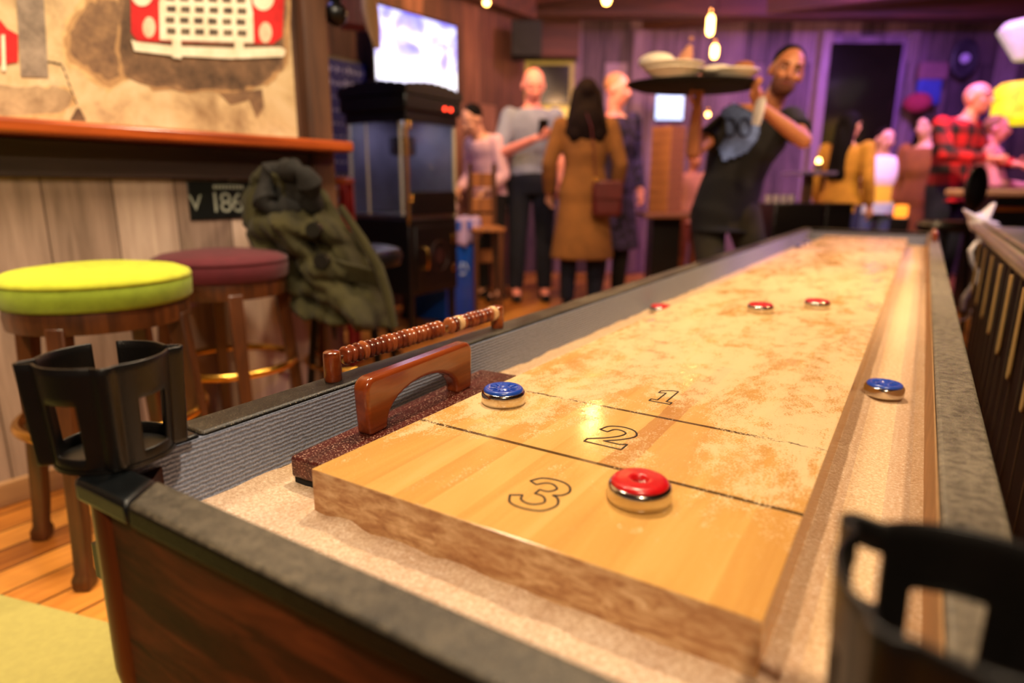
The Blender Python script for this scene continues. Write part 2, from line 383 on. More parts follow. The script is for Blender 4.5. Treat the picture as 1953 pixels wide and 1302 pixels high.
        if sub: x = o.modifiers.new('sub', 'SUBSURF'); x.levels = sub; x.render_levels = sub
        return o
def tag(o, label=None, cat=None, group=None, kind=None):
    if label: o['label'] = label
    if cat: o['category'] = cat
    if group: o['group'] = group
    if kind: o['kind'] = kind
    return o
def empty(name, p=(0, 0, 0), rz=0, label=None, cat=None, group=None, kind=None):
    o = bpy.data.objects.new(name, None); COL.objects.link(o); o.location = p; o.rotation_euler = (0, 0, rz); o.empty_display_size = .05
    return tag(o, label, cat, group, kind)
def struct(o, label=None): o['kind'] = 'structure'; return tag(o, label)
def children(o): return [c for c in bpy.data.objects if c.parent == o]
def copy_tree(o, parent=None):
    c = o.copy(); COL.objects.link(c); c.parent = parent
    for ch in children(o):
        if ch is not c: copy_tree(ch, c)
    return c
def RZ(a): return Matrix.Rotation(a, 4, 'Z')
def T(x, y, z): return Matrix.Translation((x, y, z))
FW_ANG = YAW   # rotation that turns local +Y to look away from the camera

# ================================================================== ROOM
WO = V((-1.72, .3, 0)); WA = math.radians(-5.6)
W1 = T(*WO) @ RZ(WA)                       # local x = out of the wall, y = along it
W2 = T(-3.0, 3.1, 0) @ RZ(WA)
CF = T(CAM.x, CAM.y, 0) @ RZ(YAW)          # local x = right of view axis, y = away, both level
def on_wall(mw, px, py, off=0):
    d = _f + _r * ((px - 976.5) / FPX) - _u * ((py - 651) / FPX)
    n = mw.to_3x3() @ V((1, 0, 0)); p0 = mw @ V((off, 0, 0)); t_ = (p0 - CAM).dot(n) / d.dot(n)
    q = mw.inverted() @ (CAM + d * t_); return q.y, q.z
m_floor = planks('orange_floor_boards', ['7a3f14', 'b5702a', 'd6913f'], .11, 1.6, 'y', .32, .2, '3a1c08', n2=14)
m_floor2 = m_floor
m_wains = planks('grey_washed_boards', ['7a6454', 'a48a78', 'c8b09c'], .19, 3.0, 'zy', .65, .3, '4a3628', n2=9, mort=.0025)
m_back = planks('weathered_back_boards', ['2e2126', '6a525a', '8d7480'], .24, 3.5, 'z', .75, .3, '150c10', n2=7)
m_w2 = planks('brown_wall_boards', ['2c150c', '5a3324', '8a5c48'], .22, 2.6, 'zy', .7, .3, '140a06', n2=7)
m_ceil = planks('ceiling_boards', ['3a2018', '694034', '8a6052'], .2, 2.4, 'x', .7, .4, '140a08', n2=7)
m_beam = wood('ceiling_beam_wood', '2a120a', '552a1a', 0, 14, .7, 0, .3)
m_shelf = wood('orange_shelf_wood', '7a2f10', 'b9561f', 1, 30, .28, .4, .1, 'd67a38')
m_dpanel = wood('dark_ledge_board', '2c201c', '43332e', 1, 20, .6, 0, .1)
m_post = wood('dark_timber_post', '2a1509', '6b452c', 2, 14, .7, 0, .3)
m_base = wood('baseboard_wood', '80593a', 'b08658', 1, 20, .5)

struct(MB().box(-6, 9, -5, 12, -.05, 0).build('floor', m_floor))
struct(MB().box(-6, 9, -5, 12, 2.72, 2.8).build('ceiling', m_ceil))
struct(MB().box(-.12, 0, -3.2, 1.10, 0, 2.72).build('wall_left', m_post)).matrix_world = W1
struct(MB().box(0, .014, -3.2, 1.10, .07, .95).build('trim_1', m_wains)).matrix_world = W1
struct(MB().box(.0, .03, -3.2, 1.10, 0, .075).build('baseboard_left', m_base, bevel=.004)).matrix_world = W1
struct(MB().box(.0, .035, -3.2, 1.10, .95, 1.058).build('trim_2', m_dpanel, bevel=.004)).matrix_world = W1
o = struct(MB().box(-.14, .05, 1.10, 1.21, 0, 2.72).build('trim_3', m_post, bevel=.01)); o.matrix_world = W1
struct(MB().box(-1.60, -.12, .98, 1.10, 0, 2.72).build('wall_recess', m_w2)).matrix_world = W1
struct(MB().box(-.12, 0, -1.6, 1.96, 0, 2.72).build('wall_back_left', m_w2)).matrix_world = W2
struct(MB().box(-1.6, 5.4, 7.2, 7.35, 0, 2.72).build('wall_back', m_back)).matrix_world = CF
struct(MB().box(5.4, 5.55, 2.0, 7.35, 0, 2.72).build('wall_right', m_back)).matrix_world = CF
# ceiling beams
for i, y in enumerate((2.2, 3.6, 5.0, 6.4)):
    struct(MB().box(-3.2, 4.2, y, y + .2, 2.52, 2.72).build('ceiling_beam', m_beam, bevel=.01), 'rough dark red-brown beam crossing the ceiling')
o = struct(MB().box(.0, 5.4, 6.55, 6.75, 2.50, 2.72).build('ceiling_beam', m_beam, bevel=.01), 'dark red header beam in front of the back wall'); o.matrix_world = CF
o = struct(MB().box(0.0, .14, -1.5, 1.95, 2.40, 2.72).build('ceiling_beam', m_beam, bevel=.01), 'dark beam along the top of the television wall'); o.matrix_world = W2
for i, (p0, p1) in enumerate(((1196, 1222), (1540, 1562), (1700, 1722))):
    a = at(p0, 300, 7.15); b = at(p1, 300, 7.15); la = (CF.inverted() @ a).x; lb = (CF.inverted() @ b).x
    o = struct(MB().box(la, lb, 7.10, 7.2, 0, 2.5).build('trim_%d' % (4 + i), m_back, bevel=.006)); o.matrix_world = CF

# ---- ledge on the mural wall
sh = MB().box(0, .155, -3.2, 1.225, 1.060, 1.102).build('wall_ledge', m_shelf, bevel=.012, seg=3); sh.matrix_world = W1
tag(sh, 'long orange varnished wooden ledge running under the painted car mural', 'shelf')

# ---- mural
def m_canvas():
    t = NT('mural_canvas'); n = t.noise(t.mapping(), 3.2, 8, .7, .6); n2 = t.noise(t.mapping(loc=(4, 2, 7)), 9, 6, .7)
    c = t.ramp(n, [(.32, lin('8c6c48')), (.48, lin('c8aa7c')), (.7, lin('e2cca6'))])
    c = t.mix(t.ramp(n2, [(.55, BW(0)), (.72, BW(.4))]), c, lin('7a5a44')); t.col(c); t.set(Roughness=.8); return t.m
def smoke(name, c1, c2):
    t = NT(name); n = t.noise(t.mapping(), 16, 7, .75); t.col(t.ramp(n, [(.35, lin(c1)), (.65, lin(c2))])); t.set(Roughness=.85); return t.m
mu = empty('wall_mural', label='beige painted mural of a red vintage car and a grey barn above the wooden ledge', cat='mural')
o = MB().box(0, .008, -3.2, 1.07, 1.104, 2.70).build('canvas', m_canvas(), mu); o.matrix_world = W1
def wpoly(pts, off, name, mat, th=.0012, sm=0):
    q = [on_wall(W1, x, y, off) for x, y in pts]
    m = MB(); A = [W1 @ V((off, s, z)) for s, z in q]; B = [W1 @ V((off + th, s, z)) for s, z in q]
    m.loft([A, B]); return m.build(name, mat, mu, smooth=False)
def soft(pts, off, name, cols, grow=.16):
    cx = sum(p[0] for p in pts) / len(pts); cy = sum(p[1] for p in pts) / len(pts); n = len(cols)
    for i, c in enumerate(cols):
        k = 1 + grow * (n - 1 - i) / max(1, n - 1); rnd = random.Random(i + len(pts)); q = []
        for j, p in enumerate(pts):
            p2 = pts[(j + 1) % len(pts)]
            for u in (0, .25, .5, .75):
                x = p[0] * (1 - u) + p2[0] * u; y = p[1] * (1 - u) + p2[1] * u; q.append((cx + (x - cx) * k + rnd.uniform(-5, 5), cy + (y - cy) * k + rnd.uniform(-5, 5)))
        wpoly(q, off + i * .0003, name, c, .0002)
def blob(cx, cy, rx, ry, n=28, j=.12, a0=0, a1=2 * pi, seed=1):
    rnd = random.Random(seed); return [(cx + rx * math.cos(a0 + (a1 - a0) * i / n) * (1 + rnd.uniform(-j, j)), cy + ry * math.sin(a0 + (a1 - a0) * i / n) * (1 + rnd.uniform(-j, j))) for i in range(n)]
brn = smoke('mural_brown_wash', '5a4030', '96724e'); brn2 = smoke('mural_dark_wash', '44301f', '7c5c40'); gry = smoke('mural_grey_barn', '6a5a4c', 'a08c78')
mred = smoke('mural_red', 'b00e12', 'd8201c'); mcream = smoke('mural_cream', 'd9c8a6', 'f2e6cc'); mdark = smoke('mural_black', '1c1614', '3a2c26'); mgr = smoke('mural_gravel', '8a6f50', 'bfa27a')
w1_ = smoke('mural_wash_light', 'b8925e', 'd8b680'); w2_ = smoke('mural_wash_mid', '96714a', 'bc9260')
soft(blob(208, 75, 70, 74, n=12, seed=3), .0083, 'painted_foliage', [w1_, w2_, brn], .25)
soft([(330, -70), (240, -40), (232, 95), (244, 142), (300, 162), (380, 170), (460, 168), (500, 155), (538, 120), (538, -60)], .0095, 'painted_shadow', [w2_, brn, brn2], .09)
wpoly([(418, 178), (500, 170), (503, 205), (490, 225), (475, 190), (440, 200)], .0088, 'painted_shadow', brn)
soft([(-20, 165), (60, 167), (120, 165), (140, 195), (110, 220), (-20, 220)], .0083, 'painted_ground', [w1_, mgr], .1)
wpoly([(248, -80), (545, -70), (538, 70), (520, 84), (262, 78), (250, 62)], .0118, 'painted_car_body', mred)
gp = [(303, 6), (322, -60), (468, -55), (482, 25), (484, 82), (305, 76)]
wpoly(gp, .0135, 'painted_grille', mcream)
for r in range(6):
    for c_ in range(6):
        x0 = 316 + c_ * 27 + (2 if r % 2 else 0); y0 = -52 + r * 21 + c_ * .8
        wpoly([(x0, y0), (x0 + 17, y0 + .5), (x0 + 17, y0 + 12), (x0, y0 + 11)], .0150, 'grille_opening', smoke('mural_opening', '2a2220', '7a6a52') if (r == 0 and c_ == 0) else bpy.data.materials['mural_opening'])
wpoly([(250, 76), (262, 80), (330, 88), (440, 92), (535, 90), (545, 96), (541, 108), (440, 112), (330, 106), (256, 97)], .0152, 'painted_bumper', mcream)
for x in (337, 456): wpoly([(x - 9, 72), (x + 8, 73), (x + 9, 112), (x - 8, 110)], .0168, 'bumper_guard', mcream)
for x, y in ((284, 52), (506, 62)): wpoly(blob(x, y, 12, 20, j=0), .0135, 'painted_fog_light', smoke('mural_peach', 'd8a080', 'f0cfae') if x < 300 else bpy.data.materials['mural_peach'])
for x, y in ((271, -10), (502, -2)): wpoly(blob(x, y, 20, 22, j=0), .0152, 'painted_headlight', mcream)
wpoly([(28, -60), (78, -60), (84, 10), (92, 148), (40, 146), (34, 40)], .0095, 'painted_barn', gry)
wpoly([(-60, 30), (0, 38), (14, 55), (34, 66), (34, 118), (8, 122), (-60, 118)], .0108, 'painted_barn_door', mred)
wpoly([(2, 66), (9, 66), (11, 135), (3, 135)], .0122, 'painted_door_frame', mcream)
for a, b in (((90, 117), (97, 118)), ((100, 118), (107, 120)), ((110, 121), (117, 122)), ((119, 126), (123, 136)), ((125, 141), (129, 151)), ((130, 156), (134, 166)), ((136, 171), (140, 182)), ((141, 187), (146, 198))):
    wpoly([(a[0], a[1] - 1), (b[0] + 1, b[1] - 1), (b[0] + 1, b[1] + 2), (a[0] - 1, a[1] + 2)], .0090, 'dashed_line', mdark)
wpoly([(146, 206), (152, 206), (164, 230), (134, 228)], .0092, 'painted_post_foot', brn2)

# ---- licence plate
pl = empty('licence_plate', label='black licence plate reading V 186 screwed to the grey boards beside the hanging coat', cat='licence plate')
s0, z0 = on_wall(W1, 356, 343, .02); s1, z1 = on_wall(W1, 483, 415, .02)
mplate = plain('plate_black', '0d1210', .4, 0, .3); mtxt = plain('plate_lettering', '9aa090', .6, 0, .2)
o = MB().box(.015, .020, s0, s0 + .30, .812, .944).build('plate', mplate, pl, bevel=.004); o.matrix_world = W1
def text(body, size, mw, name, mat, parent, ext=.0006, bold=.0):
    cu = bpy.data.curves.new(name, 'FONT'); cu.body = body; cu.size = size; cu.extrude = ext; cu.align_x = 'CENTER'; cu.align_y = 'CENTER'; cu.offset = bold
    o = bpy.data.objects.new(name, cu); COL.objects.link(o); dg = bpy.context.evaluated_depsgraph_get()
    me = bpy.data.meshes.new_from_object(o.evaluated_get(dg)); bpy.data.objects.remove(o); me.materials.clear(); me.materials.append(mat)
    o = bpy.data.objects.new(name, me); COL.objects.link(o); o.parent = parent; o.matrix_world = mw; return o
TW = lambda mw, off, s, z: mw @ T(off, s, z) @ Matrix(((0, 0, 1, 0), (1, 0, 0, 0), (0, 1, 0, 0), (0, 0, 0, 1)))
for ch_, px_, sz_ in (('V', 373, .075), ('1', 411, .098), ('8', 431, .098), ('6', 453, .098)):
    sy, sz = on_wall(W1, px_, 388, .0206); text(ch_, sz_, TW(W1, .0206, sy, sz), 'plate_letter', mtxt, pl)
m = MB()
for i in range(9): m.box(.0202, .0208, s0 + .09 + i * .013, s0 + .099 + i * .013, .918, .932)
o = m.build('plate_state_strip', mtxt, pl); o.matrix_world = W1

# ---- floor mat
a = at(0, 1135, 1).copy()
def gpt(px, py, z=0):
    d = _f + _r * ((px - 976.5) / FPX) - _u * ((py - 651) / FPX); return CAM + d * ((z - CAM.z) / d.z)
ma = MB().box(-1.2, .42, -1.9, 0, .0005, .012).build('floor_mat', M['mat'], bevel=.004)
g0 = gpt(0, 1135); g1 = gpt(160, 1080); ang = math.atan2(g1.y - g0.y, g1.x - g0.x)
ang = math.atan2(.163, .6)
ma.location = (g0.x + .1, g0.y + .02, 0); ma.rotation_euler = (0, 0, ang)
tag(ma, 'flat yellow-green rubber mat on the wooden floor beside the shuffleboard table', 'mat')

# ================================================================== SHUFFLEBOARD TABLE
PW = .4387; PL = 4.039; PZ = .65; GZ = .602; XL = -.111; XR = .536; YF = -.130; YB = 4.22; RT = .68
tb = empty('shuffleboard_table', (0.2, 2.0, 0), label='long shuffleboard table with maple playfield, grey carpet lining and black vinyl rails', cat='game table')
def P(o):  # keep world placement under the table root
    o.parent = tb; o.matrix_parent_inverse = tb.matrix_basis.inverted(); return o
m = MB().box(0, PW, 0, PL, GZ - .01, PZ); o = P(m.build('playfield', [M['board'], M['end']], bevel=.0015, seg=2, smooth=False))
for p in o.data.polygons:
    if abs(p.normal.y) > .9: p.material_index = 1
# numerals, drawn as outlines
def smooth_closed(pts, k=6):
    out = []; n = len(pts)
    for i in range(n):
        p0, p1, p2, p3 = (V((*pts[(i + j) % n][:2], 0)) for j in (-1, 0, 1, 2)); sharp1 = len(pts[i]) > 2; sharp2 = len(pts[(i + 1) % n]) > 2
        for t_ in range(k):
            u = t_ / k
            m1 = (p2 - p0) * .5 if not sharp1 else (p2 - p1); m2 = (p3 - p1) * .5 if not sharp2 else (p2 - p1)
            out.append(p1 * (2 * u ** 3 - 3 * u * u + 1) + m1 * (u ** 3 - 2 * u * u + u) + p2 * (-2 * u ** 3 + 3 * u * u) + m2 * (u ** 3 - u * u))
    return out
N1 = [(.22, 0, 1), (.82, 0, 1), (.82, .14, 1), (.66, .14, 1), (.66, 1, 1), (.50, 1, 1), (.20, .84, 1), (.20, .66, 1), (.40, .74, 1), (.40, .14, 1), (.22, .14, 1)]
N2 = [(.05, 0, 1), (.95, 0, 1), (.95, .28, 1), (.80, .20, 1), (.42, .20, 1), (.72, .42), (.93, .70), (.80, .94), (.48, 1.02), (.16, .92), (.05, .68, 1), (.26, .64, 1), (.34, .80), (.50, .84), (.66, .76), (.62, .58), (.40, .36), (.05, .14, 1)]
N3 = [(.04, .22, 1), (.20, .03), (.50, -.02), (.84, .06), (.97, .30), (.86, .50), (.72, .55, 1), (.86, .62), (.92, .78), (.78, .96), (.50, 1.02), (.20, .96), (.06, .78, 1), (.24, .72, 1), (.36, .84), (.52, .86), (.66, .76), (.58, .62), (.40, .60, 1), (.40, .46, 1), (.60, .44), (.72, .30), (.62, .17), (.46, .14), (.30, .20), (.24, .32, 1)]
def numeral(sh_, cx, cy, wd, ht, name):
    c = [V((cx + (p.x - .5) * wd, cy + (p.y - .5) * ht, PZ + .0001)) for p in smooth_closed(sh_)]
    P(MB().tube(c, .0012, 6, closed=True, flat=.6).build(name, M['ink']))
numeral(N3, .224, .079, .050, .064, 'numeral'); numeral(N2, .224, .249, .050, .064, 'numeral'); numeral(N1, .226, .424, .048, .060, 'numeral')
# gutter bed with heaps of wax powder
def bed(u, v):
    x = XL + u * (XR - XL); y = YF + v * (YB - YF)
    from mathutils import noise
    h = .0022 * noise.noise((x * 18, y * 9, 0)) + .0015 * noise.noise((x * 60, y * 40, 2))
    e = min(abs(y - YF), abs(x - XL)); h += (.007 + .004 * noise.noise((x * 25, y * 25, 5))) * max(0, 1 - e / .035)
    d = math.hypot(max(0, x - PW, -x), max(0, -y)); h += (.005 + .005 * noise.noise((x * 30, y * 30, 9))) * max(0, 1 - d / .03)
    return V((x, y, GZ - .002 + h))
m = MB(); m.grid(bed, 120, 420); P(m.build('gutter_bed', M['sand']))
P(MB().box(XL - .03, XR + .03, YF - .02, YB + .02, .56, GZ - .006).build('gutter_base', M['blackgloss']))
# carpet lined inner walls
P(MB().box(XL - .012, XL + .0015, YF, YB, GZ - .005, RT - .0045).build('carpet_lining', M['carpet']))
P(MB().box(XR - .0015, XR + .012, YF, YB, GZ - .005, RT - .0045).build('side_lining', M['tan']))
P(MB().box(XL, XR, YF - .012, YF, GZ - .005, RT - .006).build('carpet_lining', M['carpet']))
P(MB().box(XL, XR, YB, YB + .012, GZ - .005, RT - .006).build('carpet_lining', M['carpet']))
# rails
def rail(poly, name='rail', mat=None): return P(MB().prism(poly, RT - .022, RT).build(name, mat or M['rail'], bevel=.005, seg=3))
OL = -.160; OR = .582; OF = -.170; OB = 4.27
rail([(OL, -.045), (XL, -.045), (XL, YB), (XL, OB), (OL, OB)])
rail([(OR, -.045), (XR, -.045), (XR, YB), (XR, OB), (OR, OB)])
rail([(-.018, OF), (.440, OF), (.440, YF), (-.045, YF)])
rail([(XL, YB), (XR, YB), (XR, OB), (XL, OB)])
capm = plain('corner_cap_black', '11161a', .32, 0, .3, 30, .1, 200, .6)
rail([(OL, -.046), (OL, -.110), (-.105, OF), (-.019, OF), (-.046, YF), (XL, YF), (XL, -.046)], 'corner_cap', capm)
rail([(OR, -.046), (OR, -.110), (.527, OF), (.441, OF), (.441, YF), (XR, YF), (XR, -.046)], 'corner_cap', capm)
# walnut apron
AZ = .478
P(MB().box(-.062, .49, OF + .006, OF + .022, AZ + .006, RT - .02).build('apron', M['walnut'], bevel=.002))
P(MB().box(OL + .006, OL + .022, -.09, OB - .02, AZ, RT - .02).build('apron', M['walnut'], bevel=.002))
P(MB().box(OR - .022, OR - .006, -.09, OB - .02, AZ, RT - .02).build('apron', M['walnut'], bevel=.002))
P(MB().box(OL + .03, OR - .03, OB - .022, OB - .006, AZ, RT - .02).build('apron', M['walnut'], bevel=.002))
def cpost(x, s):
    prof = [(.004, -.004), (.0165, 0), (.0195, .02), (.0195, .04), (.0185, .19)]
    m = MB().lathe([(r, AZ - .004 + z) for r, z in prof] , (x, OF + .019, 0), 28)
    return P(m.build('corner_post', M['post']))
cpost(-.078, 1); cpost(.500, 1)
P(MB().prism([(OL + .008, -.09), (-.085, OF + .025), (-.06, OF + .03), (OL + .02, -.06)], AZ, RT - .02).build('corner_panel', M['walnut']))
P(MB().prism([(OR - .008, -.09), (.507, OF + .025), (.482, OF + .03), (OR - .02, -.06)], AZ, RT - .02).build('corner_panel', M['walnut']))
for y in (.75, 3.4):
    P(MB().box(-.02, .44, y, y + .22, .09, .56).box(-.08, .50, y - .04, y + .26, .02, .10).build('pedestal', M['blackgloss'], bevel=.01))
    for x in (-.05, .47):
        for yy in (y, y + .22): P(MB().cyl((x, yy, 0), (x, yy, .02), .025).build('levelling_foot', M['steel']))

# ---- cup holders
def cupholder(cx, cy, rot, slot, label, closed=False):
    root = empty('cup_holder', (cx, cy, RT), rot, label, 'cup holder', 'black plastic cup holders on the near corners of the table')
    R = .0525; H = .096; lugs = [0, 90, 180, 270]; m = MB(); nu = 144; zs = [0, .004, .012, .024, .034, .044, .054, .062, .070, .080, .088, H]
    wid = lambda z: .90 + .10 * z / H
    def rad(a, z):
        b = 0
        for L in lugs:
            d = (a - L + 180) % 360 - 180; b = max(b, (.0125 if L in (0, 180) else .006) * math.exp(-(d / 7.0) ** 4))
        return R * wid(z) + b
    P_ = [[m.b.verts.new(V((rad(a * 360 / nu, z) * math.cos(2 * pi * a / nu), rad(a * 360 / nu, z) * math.sin(2 * pi * a / nu), z + .003))) for z in zs] for a in range(nu)]
    def hole(a, z0, z1):
        for wc in (45, 135, 225, 315):
            d = (a - wc + 180) % 360 - 180
            if abs(d) < 17 and z0 >= .011 and z1 <= .063: return True
        d = (a - slot + 180) % 360 - 180
        return abs(d) < 11 and z0 >= .034 and (not closed or (z1 <= .081 and z0 >= .050))
    for a in range(nu):
        for k in range(len(zs) - 1):
            if hole(a * 360 / nu + 1.25, zs[k], zs[k + 1]): continue
            b = (a + 1) % nu; m.b.faces.new((P_[a][k], P_[b][k], P_[b][k + 1], P_[a][k + 1]))
    o = m.build('cup_ring', M['blackplastic'], root, solid=.0032); o.modifiers.new('bv', 'BEVEL').width = .0008; o.modifiers['bv'].limit_method = 'ANGLE'
    MB().lathe([(.0001, 0), (.050, 0), (.050, .004), (.0001, .004)], (0, 0, .0005), 40).build('cup_floor', M['blackplastic'], root)
    MB().lathe([(.0001, 0), (.007, 0), (.006, .0025), (.0001, .003)], (.0, 0, .005), 16).build('screw', M['steel'], root)
    return root
cupholder(-.128, -.121, math.radians(64), 88, 'black plastic cup holder with cut-out sides on the left front corner of the table')
cupholder(.534, -.119, math.radians(144 - 180), 182, 'black plastic cup holder on the right front corner of the table, nearest the camera', True)

# ---- pucks
def puck(x, y, z, color, label, rot=0.3, group='chrome shuffleboard pucks'):
    root = empty('shuffleboard_puck', (x, y, z), rot, label, 'puck', group)
    body = [(.0001, 0), (.0270, 0), (.0286, .0008), (.0294, .003), (.0294, .0125), (.0288, .0148), (.0276, .0166), (.0262, .0172), (.0001, .0172)]
    MB().lathe(body, n=64).build('chrome_body', M['chrome'], root, angle=60)
    c = M['pred'] if color == 'red' else M['pblue']
    if color == 'red': prof = [(.0001, .0140), (.0060, .0145), (.0078, .0200), (.0095, .0214), (.0120, .0208), (.0200, .0212), (.0238, .0206), (.0258, .0190), (.0264, .0171), (.0001, .0168)]
    else: prof = [(.0001, .0196), (.0045, .0198), (.0060, .0212), (.0085, .0212), (.0098, .0196), (.0130, .0194), (.0180, .0200), (.0205, .0214), (.0240, .0212), (.0260, .0194), (.0264, .0171), (.0001, .0168)]
    cp = MB().lathe(prof, n=64, cap=False).build('cap', c, root, angle=60)
    m = MB()
    for i in range(12 if color == 'blue' else 0):
        a = 2 * pi * i / 12; d = V((math.cos(a), math.sin(a), 0)); m.capsule(d * .0108 + V((0, 0, .0199)), d * .0185 + V((0, 0, .0203)), .0011, .0011, 8)
    if color == 'blue': m.build('cap_relief', c, cp)
    else: m.b.free()
    return root
puck(.306, .118, PZ + .0004, 'red', 'red-capped chrome puck on the line between the 2 and the 3', .3)
puck(.052, .280, PZ + .0004, 'blue', 'blue-capped chrome puck at the left edge of the playfield beside the wooden handle', .1)
puck(.477, .759, GZ + .003, 'blue', 'blue-capped puck lying down in the right-hand gutter', .8)
puck(.202, 1.147, PZ + .0004, 'red', 'red-capped puck far up the playfield, left one of a pair', .2)
puck(.306, 1.276, PZ + .0004, 'red', 'red-capped puck far up the playfield, right one of a pair', .5)
puck(-.070, 1.245, GZ + .002, 'red', 'red-capped puck half hidden in the left gutter', .6)
puck(-.060, 3.50, GZ + .002, 'blue', 'shiny puck at the far end of the left gutter, nearer of two', .6)
puck(-.062, 3.80, GZ + .002, 'blue', 'shiny puck at the far end of the left gutter, farther of two', .1)

# ---- table brush lying in the left gutter
br = empty('table_brush', (-.052, .240, GZ + .004), math.radians(3.4), 'dark red table brush with arched varnished handle lying in the left gutter', 'brush')
MB().box(-.036, .036, -.205, .205, .002, .028).build('base', M['brush'], br, bevel=.004, seg=3)
MB().box(-.033, .033, -.202, .202, -.006, .002).build('bristle_strip', M['blackcloth'], br)
pr = []
y0, y1, zt = -.118, .112, .098
def arc(cx, cz, r, a0, a1, n=6): return [(cx + r * math.cos(a0 + (a1 - a0) * i / n), cz + r * math.sin(a0 + (a1 - a0) * i / n)) for i in range(n + 1)]
pr += [(y0 + .002, .027)] + arc(y0 + .014, zt - .014, .016, pi, pi / 2) + arc(y1 - .012, zt - .014, .016, pi / 2, 0) + [(y1 + .002, .027)]
pr += [(y1 - .036, .027)] + [(-.003 + .079 * math.cos(a_), .027 + .047 * math.sin(a_) ** .8) for a_ in [pi * k / 16 for k in range(1, 16)]] + [(y0 + .036, .027)]
mt = T(-.006, 0, 0) @ Matrix(((0, 0, 1, 0), (1, 0, 0, 0), (0, 1, 0, 0), (0, 0, 0, 1)))
MB().prism(pr, -.011, .012, mt).build('handle', M['handle'], br, bevel=.0055, seg=4)

# ---- bead scorer
def scorer(x, y0, y1, label, sparse=False):
    root = empty('bead_scorer', (x, y0, RT), 0, label, 'scorer', 'wooden bead scorers on the rails'); L = y1 - y0; rz = .029
    for y in (0, L):
        MB().lathe([(.0001, 0), (.0110, 0), (.0118, .002), (.0118, .034), (.0112, .0385), (.0085, .0405), (.0001, .041)], (0, y, 0), 28).build('end_post', M['handle'], root)
    MB().cyl((0, .008, rz), (0, L - .008, rz), .0022, n=12).build('rod', M['steel'], root)
    for y in (0, L): MB().cyl((0, y + (.0105 if y == 0 else -.0125), rz), (0, y + (.0125 if y == 0 else -.0105), rz), .0045, n=14).build('rod_collar', M['steel'], root)
    mx = Matrix(((0, 1, 0, 0), (0, 0, 1, 0), (1, 0, 0, 0), (0, 0, 0, 1)))  # z of the lathe -> y
    def bead(kind):
        pr_ = [(.003, -.0052), (.0082, -.0050), (.0118, -.0034), (.0136, 0), (.0118, .0034), (.0082, .0050), (.003, .0052)] if kind != 'pale' else [(.003, -.0060), (.0125, -.0058), (.0134, -.004), (.0134, .004), (.0125, .0058), (.003, .0060)]
        return MB().lathe(pr_, n=24, mtx=mx)
    proto = {}
    y = .0175
    seq = ['r'] * 19 + ['gap'] + ['r', 'r', 'pale'] + ['r'] * 8 + ['pale']
    tot = sum(.0111 if k == 'r' else .0122 if k == 'pale' else 0 for k in seq); gap = L - .0175 - .0115 - tot
    rnd = random.Random(4)
    for k in seq:
        if k == 'gap': y += gap; continue
        dy = .0111 if k == 'r' else .0122
        if k not in proto:
            b = bead(k).build('bead', M['beadl'] if k == 'pale' else M['bead'], root); proto[k] = b
            if k == 'pale': b['label'] = 'pale wooden bead'
        else: b = proto[k].copy(); COL.objects.link(b); b.parent = root
        b.location = (0, y + dy / 2, rz); b.rotation_euler = (0, rnd.uniform(0, 6), 0)
        s_ = rnd.uniform(.93, 1.03); b.scale = (s_, 1, s_); y += dy
    return root
scorer(-.138, .159, .552, 'abacus scorer of wooden beads on the left rail above the arched handle')
scorer(.559, 3.42, 3.82, 'abacus scorer of wooden beads far away on the right rail')

# ================================================================== STOOLS
def stool(x, y, rz, H, R, m1, m2, label):
    root = empty('bar_stool', (x, y, 0), rz, label, 'bar stool', 'round velvet bar stools along the boarded wall')
    th = .075
    MB().lathe([(.0001, H + .006), (R * .5, H + .004), (R * .86, H - .006), (R * .975, H - .016), (R, H - .026), (R * .99, H - .030), (R * .5, H - .032)], n=56).build('seat_top', m1, root, angle=70)
    MB().lathe([(R * .5, H - .031), (R * .985, H - .031), (R * .995, H - .036), (R * .985, H - th), (R * .95, H - th - .008), (R * .5, H - th - .008)], n=56).build('seat_band', m2, root, angle=60)
    r0 = R * .93
    MB().lathe([(r0 - .03, H - th - .008), (r0, H - th - .008), (r0 + .003, H - th - .03), (r0, H - th - .058), (r0 - .03, H - th - .058)], n=48, cap=False).build('seat_ring', M['stoolwood'], root, angle=60)
    for k in range(4):
        a = pi / 4 + k * pi / 2; d = V((math.cos(a), math.sin(a), 0)); q = V((-d.y, d.x, 0)); m = MB()
        rings = []
        for z, rr, wd in ((H - th - .04, r0 - .018, .021), (.45, r0 - .002, .019), (.12, r0 + .026, .017), (.045, r0 + .036, .016), (.03, r0 + .038, .021), (.008, r0 + .04, .020), (0, r0 + .04, .016)):
            c = d * rr + V((0, 0, z)); rings.append([c + d * wd + q * wd, c - d * wd + q * wd, c - d * wd - q * wd, c + d * wd - q * wd])
        m.loft(rings).build('leg', M['stoolwood'], root, bevel=.004)
    ri = [V(((r0 + .010) * math.cos(2 * pi * i / 48), (r0 + .010) * math.sin(2 * pi * i / 48), .360)) for i in range(48)]
    MB().tube(ri, .013, 12, closed=True).build('foot_ring', M['brass'], root)
    return root
stool(-1.215, .385, math.radians(-8), .735, .212, M['green'], M['greenside'], 'bar stool with lime green velvet seat, behind the left cup holder')
stool(-1.395, .845, math.radians(20), .725, .205, M['maroon'], M['maroon'], 'bar stool with dark maroon velvet seat beside the green one')

